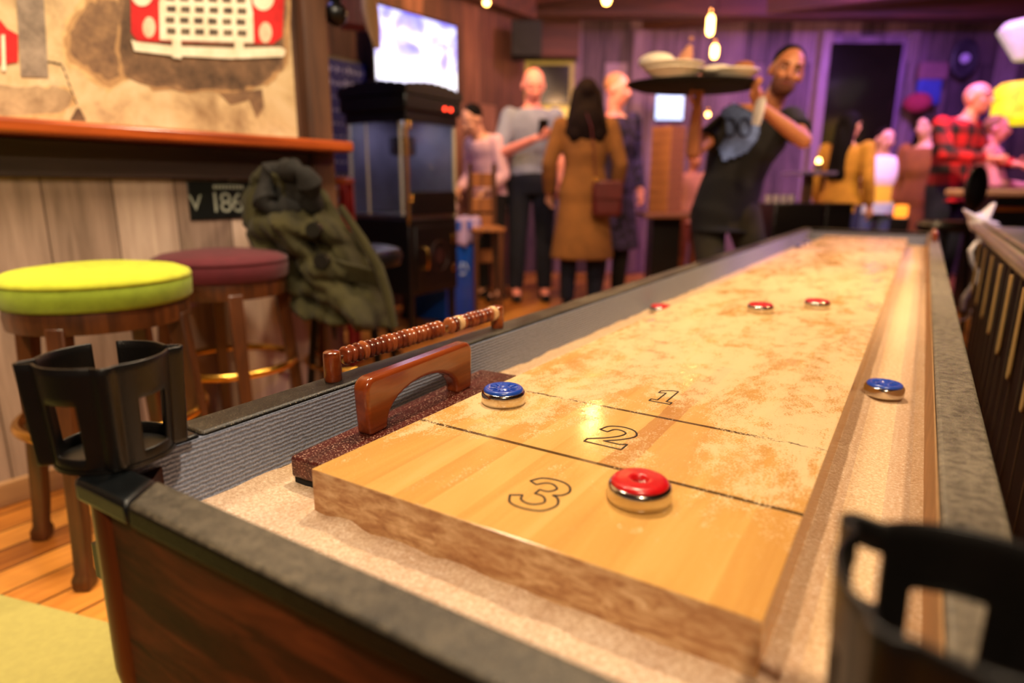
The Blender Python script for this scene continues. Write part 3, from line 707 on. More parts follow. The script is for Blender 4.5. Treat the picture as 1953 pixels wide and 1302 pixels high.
# ---- black leather chair with a coat over it
ch = empty('bar_stool', (-1.40, 1.40, 0), math.radians(-60), 'black leather bar stool mostly covered by the olive coat', 'bar stool')
MB().lathe([(.0001, .70), (.16, .70), (.20, .69), (.21, .665), (.20, .63), (.0001, .62)], n=40).build('seat', M['leather'], ch)
for k in range(4):
    a = pi / 4 + k * pi / 2; d = V((math.cos(a), math.sin(a), 0)); MB().cyl(d * .13 + V((0, 0, .63)), d * .22, .016, .014).build('leg', M['darkmetal'], ch)
MB().tube([V((.19 * math.cos(2 * pi * i / 36), .19 * math.sin(2 * pi * i / 36), .25)) for i in range(36)], .009, 8, closed=True).build('foot_ring', M['brass'], ch)

# coat: a draped sheet from the wall hook down over the chair
def coat():
    root = empty('coat', (-1.50, 1.25, .5), 0, 'olive green coat with dark buttons draped over the black chair', 'coat')
    from mathutils import noise
    # left edge, right edge and relief given as room points at matching heights
    rows = [  # (px_left, px_right, py, depth)
        (508, 556, 318, 2.40), (484, 600, 338, 2.34), (468, 628, 372, 2.30), (463, 655, 415, 2.27), (470, 682, 455, 2.24), (500, 703, 500, 2.22), (535, 722, 540, 2.20), (560, 738, 575, 2.19), (575, 752, 610, 2.18)]
    m = MB(); rings = []; NR = 34
    def row(v):
        f = v * (len(rows) - 1); i = min(int(f), len(rows) - 2); g = f - i; return [rows[i][k] * (1 - g) + rows[i + 1][k] * g for k in range(4)]
    def pt(u, v):
        l, r, y, d = row(v); x = l + (r - l) * u; q = at(x, y + 26 * (u - .5) * v, d)
        fold = .030 * math.sin(u * 17 + v * 5) * (.25 + .75 * v) + .09 * noise.noise((u * 4, v * 6, 1)) + .04 * noise.noise((u * 11, v * 12, 3)) - .10 * math.sin(pi * u)
        return q + FWH * fold
    m.grid(pt, 46, 60); o = m.build('coat_body', M['olive'], root, solid=.014); o.matrix_parent_inverse = root.matrix_basis.inverted()
    q0 = at(550, 362, 2.20); hp = []
    for k_ in range(28):
        a_ = 2 * pi * k_ / 28; hp.append(q0 + RH * (.078 * math.cos(a_)) + V((0, 0, .072 * math.sin(a_) + .01 * math.sin(3 * a_))) - FWH * (.03 * math.sin(a_ * 2)))
    hm = MB().tube(hp, [.032 + .010 * math.sin(k_ * 1.3) + .006 * math.sin(k_ * 2.9) for k_ in range(28)], 12, closed=True)
    hm.ell(q0 + FWH * .045, .085, .05, .08)
    o = hm.build('hood', M['oliveb'], root); o.matrix_parent_inverse = root.matrix_basis.inverted()
    sl = MB(); sl.tube([at(500, 350, 2.27), at(482, 385, 2.25), at(482, 420, 2.22), at(505, 448, 2.2)], [.03, .045, .05, .035], 16, flat=.7)
    o = sl.build('sleeve', M['olive'], root); o.matrix_parent_inverse = root.matrix_basis.inverted()
    for x, y in ((598, 438), (613, 498)):
        b = MB(); c = at(x, y, 2.10); q = c - FWH * .012
        b.cyl(q, c + FWH * .03, .024, .024, 20); o = b.build('button', M['blackplastic'], root); o.matrix_parent_inverse = root.matrix_basis.inverted()
    fl = MB()
    def flap(u, v):
        q = at(600 + 120 * u, 485 + 35 * u + 42 * v * (1 - .3 * u), 2.13); return q + FWH * (.010 * math.sin(u * 9) + .02 * v + .02)
    fl.grid(flap, 24, 10); o = fl.build('pocket_flap', M['olive'], root, solid=.012); o.matrix_parent_inverse = root.matrix_basis.inverted()
    tl = MB().tube([at(650, 395, 2.2), at(690, 455, 2.16), at(722, 510, 2.14), at(738, 560, 2.12), at(752, 625, 2.10)], [.012, .016, .018, .018, .014], 10)
    o = tl.build('belt', M['olive'], root); o.matrix_parent_inverse = root.matrix_basis.inverted()
coat()

# ================================================================== RIGHT-HAND RACK OF WIRES
rk = empty('wire_rack', (.78, 1.6, 0), 0, 'dark cabinet with metal rail, wires and hanging wooden paddles right of the table', 'game cabinet')
def K(o): o.parent = rk; o.matrix_parent_inverse = rk.matrix_basis.inverted(); return o
m_dbrown = wood('rack_dark_wood', '140a06', '2e190e', 2, 30, .6, 0, .2)
K(MB().box(.745, .775, -.3, 3.2, .02, .745).build('back_panel', m_dbrown))
K(MB().box(.70, 1.25, -.3, 3.2, 0, .03).build('base', M['darkmetal']))
K(MB().box(1.2, 1.25, -.3, 3.2, .02, .70).build('back_panel', m_dbrown))
m_tubem = plain('rail_tube_metal', 'a09880', .35, .8, .3, 12)
m_top = plain('rack_top_metal', '5f6278', .35, .5, .3, 10)
K(MB().tube([(.708, -.3, .752), (.708, 3.18, .765)], .021, 20).build('rail_tube', m_tubem))
K(MB().tube([(.728, -.3, .775), (.728, 3.18, .788)], .008, 12).build('rail_bead', m_tubem))
K(MB().box(.735, 1.25, -.3, 3.18, .745, .772).build('top_shelf', m_top, bevel=.004))
mw = plain('rack_wire', '8a7a66', .4, .6, .2)
wp = MB().cyl((0, 0, .03), (0, 0, .735), .0016, n=8).build('wire', mw); K(wp); wp.location = (.705, -.2, 0)
for i in range(1, 26):
    c = wp.copy(); COL.objects.link(c); c.location = (.705, -.2 + i * .128, 0)
m_pad = wood('pale_paddle_wood', 'b98a4a', 'e3b974', 2, 60, .5)
def paddle():
    m = MB(); rings = []
    for z, wd in ((0, .010), (-.06, .010), (-.11, .011), (-.15, .0135), (-.185, .016), (-.198, .014), (-.204, .008)):
        rings.append([V((-.003, -wd, z)), V((.003, -wd, z)), V((.003, wd, z)), V((-.003, wd, z))])
    return m.loft(rings)
pd = None
for i, y in enumerate((2.75, 2.45, 2.16, 1.88, 1.60, 1.34, 1.085, .84, .60)):
    if pd is None: o = pd = K(paddle().build('paddle', m_pad, bevel=.0015))
    else: o = pd.copy(); COL.objects.link(o)
    o.location = (.700, y, .725)
# white strap and bag on the far end of the rail
bag = empty('plastic_bag', (.69, 3.0, .7), 0, 'crumpled white plastic bag and strap hooked over the end of the metal rail', 'bag')
mb_ = plain('white_plastic_film', 'f4ece8', .5, 0, .15, 20)
def BG(o): o.parent = bag; o.matrix_parent_inverse = bag.matrix_basis.inverted(); return o
dpt = 3.05
BG(MB().tube([at(1882, 455, dpt), at(1862, 462, dpt), at(1850, 478, dpt), at(1853, 500, dpt), at(1866, 522, dpt), at(1862, 540, dpt)], [.014, .012, .014, .014, .016, .018], 12, flat=.6).build('strap', mb_))
BG(MB().tube([at(1864, 530, dpt), at(1850, 552, dpt), at(1838, 570, dpt), at(1835, 590, dpt)], [.016, .034, .042, .03], 14, flat=.35).build('strap_end', mb_))
BG(MB().tube([at(1852, 590, dpt), at(1850, 603, dpt), at(1840, 610, dpt), at(1828, 611, dpt)], [.012, .010, .008, .007], 10, flat=.6).build('strap_tip', mb_))
BG(MB().tube([at(1868, 455, dpt), at(1880, 440, dpt), at(1900, 434, dpt), at(1925, 440, dpt), at(1945, 455, dpt), at(1960, 462, dpt)], [.018, .022, .018, .018, .018, .02], 12, flat=.6).build('strap', mb_))
m = MB(); c = at(1868, 425, dpt + .05)
for ax, ay, r in ((1838, 400, .012), (1893, 392, .02), (1900, 425, .016), (1872, 462, .022)):
    m.capsule(c, at(ax, ay, dpt + .05), .05, r, 12, flat=.5)
BG(m.build('bag_film', mb_, remesh=.008, smoothit=4))

# ================================================================== POPCORN CART
pc = empty('popcorn_cart', (-2.109 - .2385, 2.569 + .2385, 0), 0, 'tall black popcorn cart with glass case and gold corner trim below the television', 'popcorn machine')
h = .2385
M['creamtrim'] = plain('cream_corner_trim', 'cdbd96', .4, .1, .15, 20)
M['milky'] = plain('cloudy_case_panel', '6c6876', .6, 0, .4, 6)
m_kettle = plain('kettle_steel', '9a9aa8', .25, .9, .2)
MB().box(-h, h, -h, h, .27, .735).build('cabinet', M['blackgloss'], pc, bevel=.006)
MB().box(-h + .01, h - .01, -h + .01, h - .01, .735, .76).build('case_floor', M['steel'], pc, bevel=.003)
for sx in (-1, 1):
    for sy in (-1, 1):
        cm = M['gold'] if (sx, sy) == (1, -1) else M['creamtrim']
        MB().box(sx * h - (.018 if sx > 0 else 0), sx * h + (0 if sx > 0 else .018), sy * h - (.018 if sy > 0 else 0), sy * h + (0 if sy > 0 else .018), .70 if sx * sy < 0 and sx > 0 else .735, 1.36).build('corner_trim', cm, pc, bevel=.003)
        MB().box(sx * (h - .03) - .018, sx * (h - .03) + .018, sy * (h - .03) - .018, sy * (h - .03) + .018, .07, .27).build('leg', M['blackgloss'], pc, bevel=.003)
        MB().lathe([(.0001, -.012), (.03, -.012), (.035, -.006), (.035, .006), (.03, .012), (.0001, .012)], n=24, mtx=T(sx * (h - .03), sy * (h - .03), .035) @ Matrix.Rotation(pi / 2, 4, 'Y')).build('wheel', M['darkmetal'], pc)
MB().box(h - .006, h - .002, -h + .018, h - .018, .76, 1.36).build('glass_pane', M['glass'], pc)
MB().box(-h + .018, h - .018, -h + .002, -h + .006, .76, 1.36).build('glass_pane', M['glass'], pc)
MB().box(-h + .002, -h + .006, -h + .018, h - .018, .76, 1.36).build('side_panel', plain('lavender_reflection_panel', '625c70', .5, 0, .5, 5), pc)  # opaque pane, its colour imitating the lavender reflection in the glass
MB().box(-h + .01, h - .005, h - .012, h - .006, .76, 1.36).build('back_panel', M['milky'], pc)
MB().box(-.085, -.070, -h - .004, -h, .76, 1.36).box(h - .05, h - .035, -h - .004, -h, .76, 1.36).build('door_stile', M['creamtrim'], pc)
MB().box(h, h + .010, -h + .02, h - .02, .76, .90).build('lower_case_panel', M['blackgloss'], pc, bevel=.002)
MB().lathe([(.0001, 0), (.07, 0), (.085, .02), (.085, .10), (.08, .11), (.0001, .115)], (0, 0, 1.12), 32).build('kettle', m_kettle, pc)
MB().cyl((0, 0, 1.23), (0, 0, 1.37), .012).build('kettle_rod', M['steel'], pc)
hd = MB(); hh = h + .03
hd.box(-hh, hh, -hh, hh, 1.36, 1.455).build('hood', M['blackgloss'], pc, bevel=.012)
MB().box(h - .001, h + .012, -h, h, 1.30, 1.365).box(-h, h + .012, -h - .012, -h + .001, 1.30, 1.365).build('lamp_hiding_skirt', M['blackgloss'], pc, bevel=.003)  # added to hide the case lamp from the camera
# scalloped crown
for (n0, a) in ((0, 0), (1, pi / 2)):
    poly = [(-hh, 0)] + [(-hh + 2 * hh * i / 40, .045 + .028 * math.sin(pi * i / 40) + .008 * abs(math.sin(pi * i / 5))) for i in range(41)] + [(hh, 0)]
    for sg in (-1, 1):
        mt = RZ(a) @ T(0, sg * hh, 1.45) @ Matrix(((1, 0, 0, 0), (0, 0, 1, 0), (0, 1, 0, 0), (0, 0, 0, 1)))
        MB().prism(poly, -.008, .008, mt).build('crown_board', M['blackgloss'], pc)
m_red_led = plain('red_switch_lamp', 'ff3020', .4, emit='ff3a22', est=5)
light('AREA', 'case_lamp', (-2.109 - .2385, 2.569 + .2385, 1.352), 1.1, (.85, .80, 1.0), .16)
light('SPOT', 'cart_fill', (-1.0, 2.2, 2.4), 70, WARM2, .08, (-2.1, 2.8, .7), .8)  # unseen fill added so the door and brass show up
for y in (.09, .15): MB().ell((hh + .003, y, 1.395), .006, .012, .012).build('switch_lamp', m_red_led, pc)
for z in (.86, 1.28):
    for dz in (-.014, .014): MB().ell((h + .006, -h + .028, z + dz), .010, .012, .012).build('door_hinge', M['brass'], pc)
MB().box(h, h + .008, -h + .05, h - .03, .30, .69).build('door_panel', M['blackgloss'], pc, bevel=.004)
MB().tube([(h + .008, -.115, .56), (h + .035, -.115, .555), (h + .042, -.115, .51), (h + .042, -.115, .47), (h + .035, -.115, .435), (h + .008, -.115, .43)], .010, 12).build('door_handle', M['brass'], pc)
for z in (.41, .60): MB().box(h + .004, h + .014, .17, .195, z - .025, z + .025).build('door_hinge', M['brass'], pc, bevel=.003)
m_seal = plain('faded_gold_emblem', '3a1a10', .5, 0, .4, 40)
MB().tube([(h + .0085, .04 + .085 * math.cos(2 * pi * i / 40), .50 + .095 * math.sin(2 * pi * i / 40)) for i in range(40)], .004, 6, closed=True).ell((h + .009, .04, .50), .001, .045, .05).build('door_emblem', m_seal, pc)

# recycling bins behind / beside the cart
def bin_(p, w, label, rz=0, hgt=.62):
    root = empty('recycling_bin', p, rz, label, 'bin'); r = w / 2
    rings = []
    for z, s in ((0, .86), (.01, .9), (hgt * .9, 1.0), (hgt * .9, 1.06), (hgt, 1.06), (hgt, .98), (hgt - .02, .96)):
        rings.append([V((s * r * x, s * r * y, z)) for x, y in ((-1, -1), (1, -1), (1, 1), (-1, 1))])
    MB().loft(rings).build('bin_body', M['bluebin'], root, bevel=.01, seg=3)
    m = MB()
    def lin_(u, v):
        a = 2 * pi * u; q = max(abs(math.cos(a)), abs(math.sin(a))); s = (r * 1.08 + .012 * math.sin(a * 11)) / q
        return V((s * math.cos(a) * .99, s * math.sin(a) * .99, hgt + .02 - (.16 + .04 * math.sin(a * 3)) * v + .006 * math.sin(a * 17)))
    m.grid(lin_, 80, 6); m.build('bin_liner', M['bag'], root, solid=.004)
    return root
bl = V((-2.44, 3.29, 0))
b1 = bin_(bl, .40, 'blue recycling bin with pale liner folded over its rim, behind the popcorn cart', pi / 2, .70)
m_logo = plain('white_recycling_mark', 'bcd4f0', .5)
m = MB()
for k in range(3):
    a = 2 * pi * k / 3
    m.box(-.035, .02, -.204, -.196, -.035 - .008, -.035 + .008, T(0, 0, .36) @ T(0, -.0, 0) @ Matrix.Rotation(a, 4, 'Y'))
m.build('recycling_mark', m_logo, b1)
# white bag standing on the rim
wb = MB(); c = V((-2.37, 3.27, .76))
wb.ell(c + V((-.02, 0, .10)), .075, .08, .13).ell(c + V((-.0, 0, .02)), .09, .09, .09)
wb = wb.build('paper_bag', plain('pinkish_paper', 'b48a92', .8, 0, .25, 12), remesh=.012, smoothit=2)
tag(wb, 'pinkish crumpled paper bag stuffed into the blue bin', 'bag')

# ================================================================== TELEVISION + WALL DECORATION
def m_screen():
    t = NT('television_picture'); v = t.mapping((1, 1, 1)); n = t.noise(t.mapping((1, 3.2, 4.5)), 1.4, 5, .6, .6); n2 = t.noise(t.mapping((1, 1, 1), loc=(5, 1, 3)), 7, 4, .7)
    sep = t.n('ShaderNodeSeparateXYZ'); t.l(t.tc.outputs['Generated'], sep.inputs[0])
    c = t.ramp(n, [(.3, lin('5a50d8')), (.45, lin('a49cf0')), (.58, lin('ffffff')), (.75, lin('f4d8ff'))])
    c = t.mix(t.ramp(n2, [(.55, BW(0)), (.68, BW(.5))]), c, lin('e8a8b0'))
    c = t.mix(t.ramp(sep.outputs[2], [(.15, BW(.75)), (.55, BW(0))]), c, lin('f6f4ff'))
    c = t.mix(t.ramp(sep.outputs[2], [(.70, BW(0)), (1.0, BW(.6))]), c, lin('6a6cf0'))
    t.col(BW(0)); t.set(Roughness=.3, Emission_Color=c, Emission_Strength=1.7); return t.m
tv = empty('television', label='large wall-mounted television showing a bright sports broadcast', cat='television')
ys, zs = zip(*[on_wall(W2, x, y, .12) for x, y in ((722, 10), (873, 52), (868, 176), (708, 150))])
ty0 = (ys[0] + ys[3]) / 2; ty1 = (ys[1] + ys[2]) / 2; tz0 = (zs[2] + zs[3]) / 2; tz1 = (zs[0] + zs[1]) / 2
print('TV', ty0, ty1, tz0, tz1)
o = MB().box(.085, .118, ty0 - .02, ty1 + .02, tz0 - .025, tz1 + .02).build('frame', M['blackgloss'], tv, bevel=.005); o.matrix_world = W2
o = MB().box(.118, .120, ty0, ty1, tz0, tz1).build('screen', m_screen(), tv); o.matrix_world = W2
o = MB().box(0, .085, (ty0 + ty1) / 2 - .08, (ty0 + ty1) / 2 + .08, (tz0 + tz1) / 2 - .08, (tz0 + tz1) / 2 + .08).build('wall_bracket', M['darkmetal'], tv); o.matrix_world = W2
mfig = plain('picture_dark_figure', '401018', .5, emit='70202c', est=.4)
fy, fz = on_wall(W2, 846, 122, .121)
o = MB().prism([(fy - .03, fz - .13), (fy - .01, fz - .13), (fy + .02, fz + .02), (fy + .035, fz + .12), (fy + .01, fz + .13), (fy - .01, fz + .02)], .1203, .1212, Matrix(((0, 0, 1, 0), (1, 0, 0, 0), (0, 1, 0, 0), (0, 0, 0, 1)))).build('screen_figure', mfig, tv); o.matrix_world = W2

cb = empty('chalkboard_menu', label='dark blue chalkboard menu with faded chalk lines behind the popcorn cart', cat='chalkboard')
y0, z1 = on_wall(W2, 602, 100, .03); y1, _ = on_wall(W2, 700, 115, .03); _, z0 = on_wall(W2, 640, 335, .03)
o = MB().box(.0, .03, y0, y1, z0, z1).build('frame', M['blackgloss'], cb, bevel=.004); o.matrix_world = W2
o = MB().box(.030, .032, y0 + .02, y1 - .02, z0 + .02, z1 - .02).build('board', plain('chalkboard_slate', '18246a', .7, 0, .4, 6), cb); o.matrix_world = W2
mchk = plain('chalk', 'b4bcd8', .9, 0, .3, 60)
rnd = random.Random(5); m = MB()
for r in range(13):
    z = z1 - .10 - r * .085; big = r < 2; yy = y0 + (.10 if big else .06)
    while yy < y0 + (y1 - y0) * (.92 if big else rnd.uniform(.55, .8)):
        wd = rnd.uniform(.012, .03) * (1.5 if big else 1); hh_ = rnd.uniform(.012, .022) * (2.0 if big else 1)
        m.box(.0322, .0328, yy, yy + wd * .35, z, z + hh_).box(.0322, .0328, yy, yy + wd, z + hh_ * .45, z + hh_ * .62); yy += wd + rnd.uniform(.006, .02)
o = m.build('chalk_writing', mchk, cb); o.matrix_world = W2; o['kind'] = 'stuff'

y, z = on_wall(W1, 640, 28, .0); lc = at(641, 27, 2.75)
wl = empty('wall_lantern', lc, 0, 'small round black lantern hanging beside the dark timber post', 'lantern')
MB().ell((0, 0, 0), .045, .045, .045).build('globe', M['blackgloss'], wl)
MB().cyl((0, 0, .04), (0, 0, 2.72 - lc.z), .006).lathe([(.0001, .04), (.02, .04), (.024, .055), (.0001, .06)]).build('hanger', M['darkmetal'], wl)
hb = loc((682 - 976) / 1258 * 3.6, 3.6, 0)
c = at(682, 5, 3.6)
hx = empty('hanging_wooden_box', c, YAW + .3, 'orange wooden box hanging from the ceiling beside the television', 'box')
MB().box(-.085, .085, -.08, .08, -.12, .25).build('box_body', wood('orange_box_wood', '6a2e16', 'a4553a', 2, 20, .5), hx, bevel=.004)
MB().cyl((0, 0, .25), (0, 0, 2.72 - c.z), .008).build('hanger', M['darkmetal'], hx)
tw = MB().tube([at(702, -30, 3.5), at(706, 20, 3.5), at(712, 55, 3.5), at(720, 92, 3.5)], [.045, .055, .045, .018], 16, flat=.5)
tw = tw.build('wooden_paddle_blade', wood('tan_paddle_wood', 'a87a50', 'd2a878', 2, 20, .5)); tag(tw, 'tan tapered wooden paddle hanging in front of the television corner', 'paddle')

# red and orange stool behind the coat
p = loc((632 - 976) / 1258 * 3.3, 3.3, 0)
rs = empty('low_table', p, YAW, 'small red-legged table with orange top between coat and popcorn cart', 'table')
m_rt = plain('red_paint', 'a02828', .4); m_or = plain('orange_gloss_top', 'b4552a', .25, 0, .4, 20)
MB().box(-.09, .09, -.09, .09, .94, .975).build('table_top', m_or, rs, bevel=.006)
for x in (-.07, .07):
    for y in (-.07, .07): MB().box(x - .014, x + .014, y - .014, y + .014, 0, .94).build('leg', m_rt, rs)

# ================================================================== BACK OF THE ROOM
def cbox(px0, px1, py0, py1, d0, d1, name, mat, parent=None, bevel=0, **k):
    """box whose front face spans those outline points at depth d0 (built in the level camera-aligned room frame)"""
    i = CF.inverted(); a = i @ at(px0, (py0 + py1) / 2, d0); b = i @ at(px1, (py0 + py1) / 2, d0); t_ = i @ at((px0 + px1) / 2, py0, d0); u = i @ at((px0 + px1) / 2, py1, d0)
    o = MB().box(a.x, b.x, d0, d1, min(t_.z, u.z), max(t_.z, u.z)).build(name, mat, parent, bevel=bevel, **k); o.matrix_world = CF; return o
m_yel = plain('glowing_yellow_trim', '8a7428', .5, 0, .3, 10, emit='c8a840', est=.18); m_dglass = plain('dark_window_glass', '16140c', .15, 0, .3, 4); m_pur = wood('window_trim_wood', '4a3646', '7a6078', 2, 12, .6)  # trim is no lamp; its faint glow stands in for light on it
w1 = empty('window_1', kind='structure'); w1['label'] = 'window with yellow trim behind the bald man'
cbox(1000, 1095, 110, 225, 7.12, 7.2, 'window_frame', m_yel, w1, .01); cbox(1012, 1086, 124, 198, 7.10, 7.125, 'window_pane', m_dglass, w1)
cbox(1000, 1095, 204, 226, 7.08, 7.12, 'window_sill', plain('glowing_window_sill', 'd8b850', .5, emit='e8c458', est=.5), w1)  # sill glows by itself in place of light falling on it
w2 = empty('window_2', kind='structure'); w2['label'] = 'tall dark window right of the waiter'
cbox(1556, 1712, 68, 430, 7.12, 7.2, 'window_frame', m_pur, w2, .01); cbox(1568, 1700, 82, 420, 7.09, 7.125, 'window_pane', m_dglass, w2)
m = cbox(985, 1105, 30, 108, 6.9, 7.2, 'door_lintel', m_beam, None, .01); m.name = 'trim_8'; struct(m)
m = cbox(876, 884, 60, 330, 6.3, 6.4, 'trim_9', m_post); struct(m)
ds = empty('wall_speaker', at(1004, 78, 6.0), YAW, 'black box loudspeaker under the ceiling above the yellow window', 'speaker')
MB().box(-.13, .13, -.12, .12, -.14, .14).build('speaker_body', M['blackcloth'], ds, bevel=.01); MB().lathe([(.0001, 0), (.07, 0), (.08, .006), (.0001, .004)], mtx=T(0, -.122, 0) @ Matrix.Rotation(pi / 2, 4, 'X')).build('speaker_cone', M['blackcloth'], ds)
sc_ = empty('wall_sconce', at(933, 225, 6.6), YAW, 'narrow glowing yellow wall sconce left of the bald man', 'wall lamp')
MB().box(-.035, .035, -.03, .03, -.16, .16).build('lamp_shade', plain('sconce_glow', 'f0d060', .5, emit='ffd870', est=2.2), sc_, bevel=.01); MB().box(-.05, .05, .03, .06, -.18, .18).build('back_plate', M['darkmetal'], sc_)
light('POINT', 'sconce_bulb', at(933, 225, 6.45), 6, (1, .75, .35), .05)

ro = empty('round_wall_ornament', at(1838, 112, 7.1), YAW, 'dark round wall ornament with pale centre high on the purple wall', 'wall ornament')
Mx = Matrix.Rotation(pi / 2, 4, 'X')
MB().lathe([(.0001, 0), (.165, 0), (.165, .02), (.14, .035), (.07, .02), (.0001, .02)], n=40, mtx=Mx, sx=.85, sy=1.15).build('rim', plain('ornament_dark', '241a2c', .6), ro)
MB().lathe([(.0001, .02), (.05, .02), (.045, .035), (.0001, .04)], n=30, mtx=Mx).build('centre_disc', plain('ornament_pale', 'b8a8d8', .5), ro)
hs = empty('hanging_shirt', at(1775, 150, 7.0), YAW, 'blue and brown shirt hanging on the purple wall', 'shirt')
MB().box(-.14, .16, -.04, .04, -.02, .16).build('shirt_yoke', plain('brown_cloth', '6a4050', .9), hs, bevel=.03, seg=3); MB().box(-.13, .12, -.035, .035, -.26, .0).build('shirt_body', plain('blue_cloth', '2c3a8c', .9), hs, bevel=.03, seg=3)
rh_ = MB().ell(at(1750, 196, 6.93), .13, .08, .10).build('red_cap', plain('red_cap_cloth', '8c1c38', .9)); tag(rh_, 'dark red cap hanging below the blue shirt', 'cap')

mon = empty('monitor', at(1276, 205, 6.9), YAW, 'small light blue glowing monitor beyond the block tower', 'monitor')
MB().box(-.15, .15, -.02, .02, -.13, .13).build('monitor_body', M['blackgloss'], mon, bevel=.005); MB().box(-.14, .14, -.024, -.02, -.12, .12).build('screen', plain('monitor_glow', 'a8d4ff', .4, emit='9cc8f4', est=1.0), mon)
MB().box(-.03, .03, -.01, .30, -.02, .02).build('arm', M['darkmetal'], mon)

yl = empty('pendant_lamp', at(1945, 198, 5.6), 0, 'glowing yellow drum lamp at the right edge below a pale green shade', 'lamp')
m_yg = NT('yellow_glow'); n_ = m_yg.noise(m_yg.mapping(), 9, 5, .6); cc = m_yg.ramp(n_, [(.3, lin('c8a000')), (.6, lin('ffe020'))]); m_yg.col(cc); m_yg.set(Emission_Color=cc, Emission_Strength=.9, Roughness=.6)
MB().lathe([(.0001, -.16), (.15, -.16), (.19, -.12), (.19, .12), (.15, .16), (.0001, .16)], n=36).build('lamp_shade', m_yg.m, yl)
MB().lathe([(.0001, .34), (.10, .34), (.24, .56), (.20, .62), (.0001, .62)], n=36).build('upper_shade', plain('pale_green_shade', 'b4b890', .5, emit='c8c8a0', est=.35), yl); MB().cyl((0, 0, .15), (0, 0, 2.72 - yl.location.z), .01).build('cord', M['darkmetal'], yl)

# pendant bulbs
m_bulb = plain('bulb_glow', 'ffb84a', .3, emit=(1, .50, .12, 1), est=14); m_bcore = plain('filament_glow', 'fff0c0', .3, emit=(1, .8, .45, 1), est=40)
def bulb(px, py, d, hgt, wd, label, e):
    p = at(px, py, d); root = empty('pendant_bulb', p, 0, label, 'light bulb', 'bare glowing bulbs hanging from the ceiling')
    r = wd / 2; prof = [(.0001, -hgt / 2), (r * .6, -hgt / 2 + r * .2), (r, -hgt / 2 + r), (r, hgt / 2 - r), (r * .6, hgt / 2 - r * .2), (.0001, hgt / 2)]
    MB().lathe(prof, n=24).build('bulb', m_bulb, root); MB().lathe([(.0001, hgt / 2 - .01), (.016, hgt / 2 - .01), (.018, hgt / 2 + .035), (.0001, hgt / 2 + .04)], n=16).build('socket', M['brass'], root)
    if 2.72 - p.z > hgt / 2 + .04: MB().cyl((0, 0, hgt / 2 + .03), (0, 0, 2.72 - p.z), .004, n=8).build('cord', M['darkmetal'], root)
    light('POINT', 'bulb_light', p - V((0, 0, hgt / 2 + .06)), e, (1, .55, .2), .04)
bulb(1355, 48, 5.6, .155, .055, 'long tubular glowing bulb, upper one above the waiter\'s tray', 10)
bulb(1363, 98, 6.2, .12, .06, 'short glowing bulb just above the plates, lower one above the tray', 8)
bulb(1157, -3, 4.6, .08, .06, 'orange glowing bulb at the top edge above the woman in camel', 9)
bulb(928, 5, 5.0, .045, .05, 'small pale bulb at the top edge right of the television', 3)
bulb(1350, 218, 6.7, .045, .045, 'tiny orange light seen under the tray between the waiter\'s arms', 1.5)

# block tower on its table
TP = CF @ V(((1268 - 976) / 1258 * 5.6, 5.6, 0)); TZ = .725
tt = empty('block_tower_table', (TP.x, TP.y, 0), YAW, 'dark wooden table with a thick square leg under the tall block tower', 'table')
MB().box(-.22, .36, -.28, .28, TZ - .035, TZ).build('table_top', wood('table_top_wood', '4a2616', '7a4a2e', 0, 16, .4), tt, bevel=.006)
MB().box(-.12, .12, -.12, .12, .05, TZ - .035).build('table_leg', M['blackgloss'], tt, bevel=.005); MB().box(-.22, .22, -.22, .22, 0, .05).build('table_foot', M['blackgloss'], tt, bevel=.005)
m_blk = wood('pine_block_wood', '8a5426', 'b8793e', 0, 20, .6, 0, .1)
bw, bl_, bh = .0655, .20, .0385; blk = None; bra = YAW + .70
for layer in range(18):
    for k in range(3):
        if blk is None: o = blk = MB().box(-bl_ / 2, bl_ / 2, -bw / 2, bw / 2, 0, bh).build('wooden_block', m_blk, bevel=.003)
        else: o = blk.copy(); COL.objects.link(o)
        a = bra + (layer % 2) * pi / 2; off = (k - 1) * (bw + .001); q = V((-math.sin(a) * off, math.cos(a) * off, 0))
        o.location = (TP.x + q.x, TP.y + q.y, TZ + layer * (bh + .0004)); o.rotation_euler = (0, 0, a + random.uniform(-.03, .03))
        tag(o, 'pine block stacked in the tall block tower on the dark table', 'wooden block', 'pine blocks of the tall block tower')

# high table and glasses behind the waiter
p = loc((1535 - 976) / 1258 * 5.2, 5.2, 0)
ht = empty('high_table', p, YAW, 'small high table with a bluish top between waiter and woman in yellow', 'table')
MB().box(-.13, .14, -.2, .2, 1.035, 1.06).build('table_top', plain('bluish_table_top', '7a6aa0', .3), ht, bevel=.004); MB().box(-.02, .04, -.03, .03, 0, 1.035).build('table_leg', wood('table_leg_wood', '4a3424', '7a5c40', 2, 20, .5), ht)
cn = empty('candle', tuple(at(1559, 330, 5.05).xy) + (1.0605,), 0, 'small burning candle in a glass at the right end of the bluish table top', 'candle')
MB().lathe([(.0001, 0), (.026, 0), (.03, .06), (.024, .06), (.0001, .05)], n=20).build('holder', M['steel'], cn); MB().ell((0, 0, .07), .018, .018, .028).build('flame', m_bulb, cn)
kt = empty('drinks_table', loc((1500 - 976) / 1258 * 4.9, 4.9, 0), YAW, 'dark low cabinet carrying glasses behind the waiter', 'cabinet')
MB().box(-.16, .19, -.2, .2, 0, .83).build('cabinet_body', M['blackgloss'], kt, bevel=.01)
gl = None
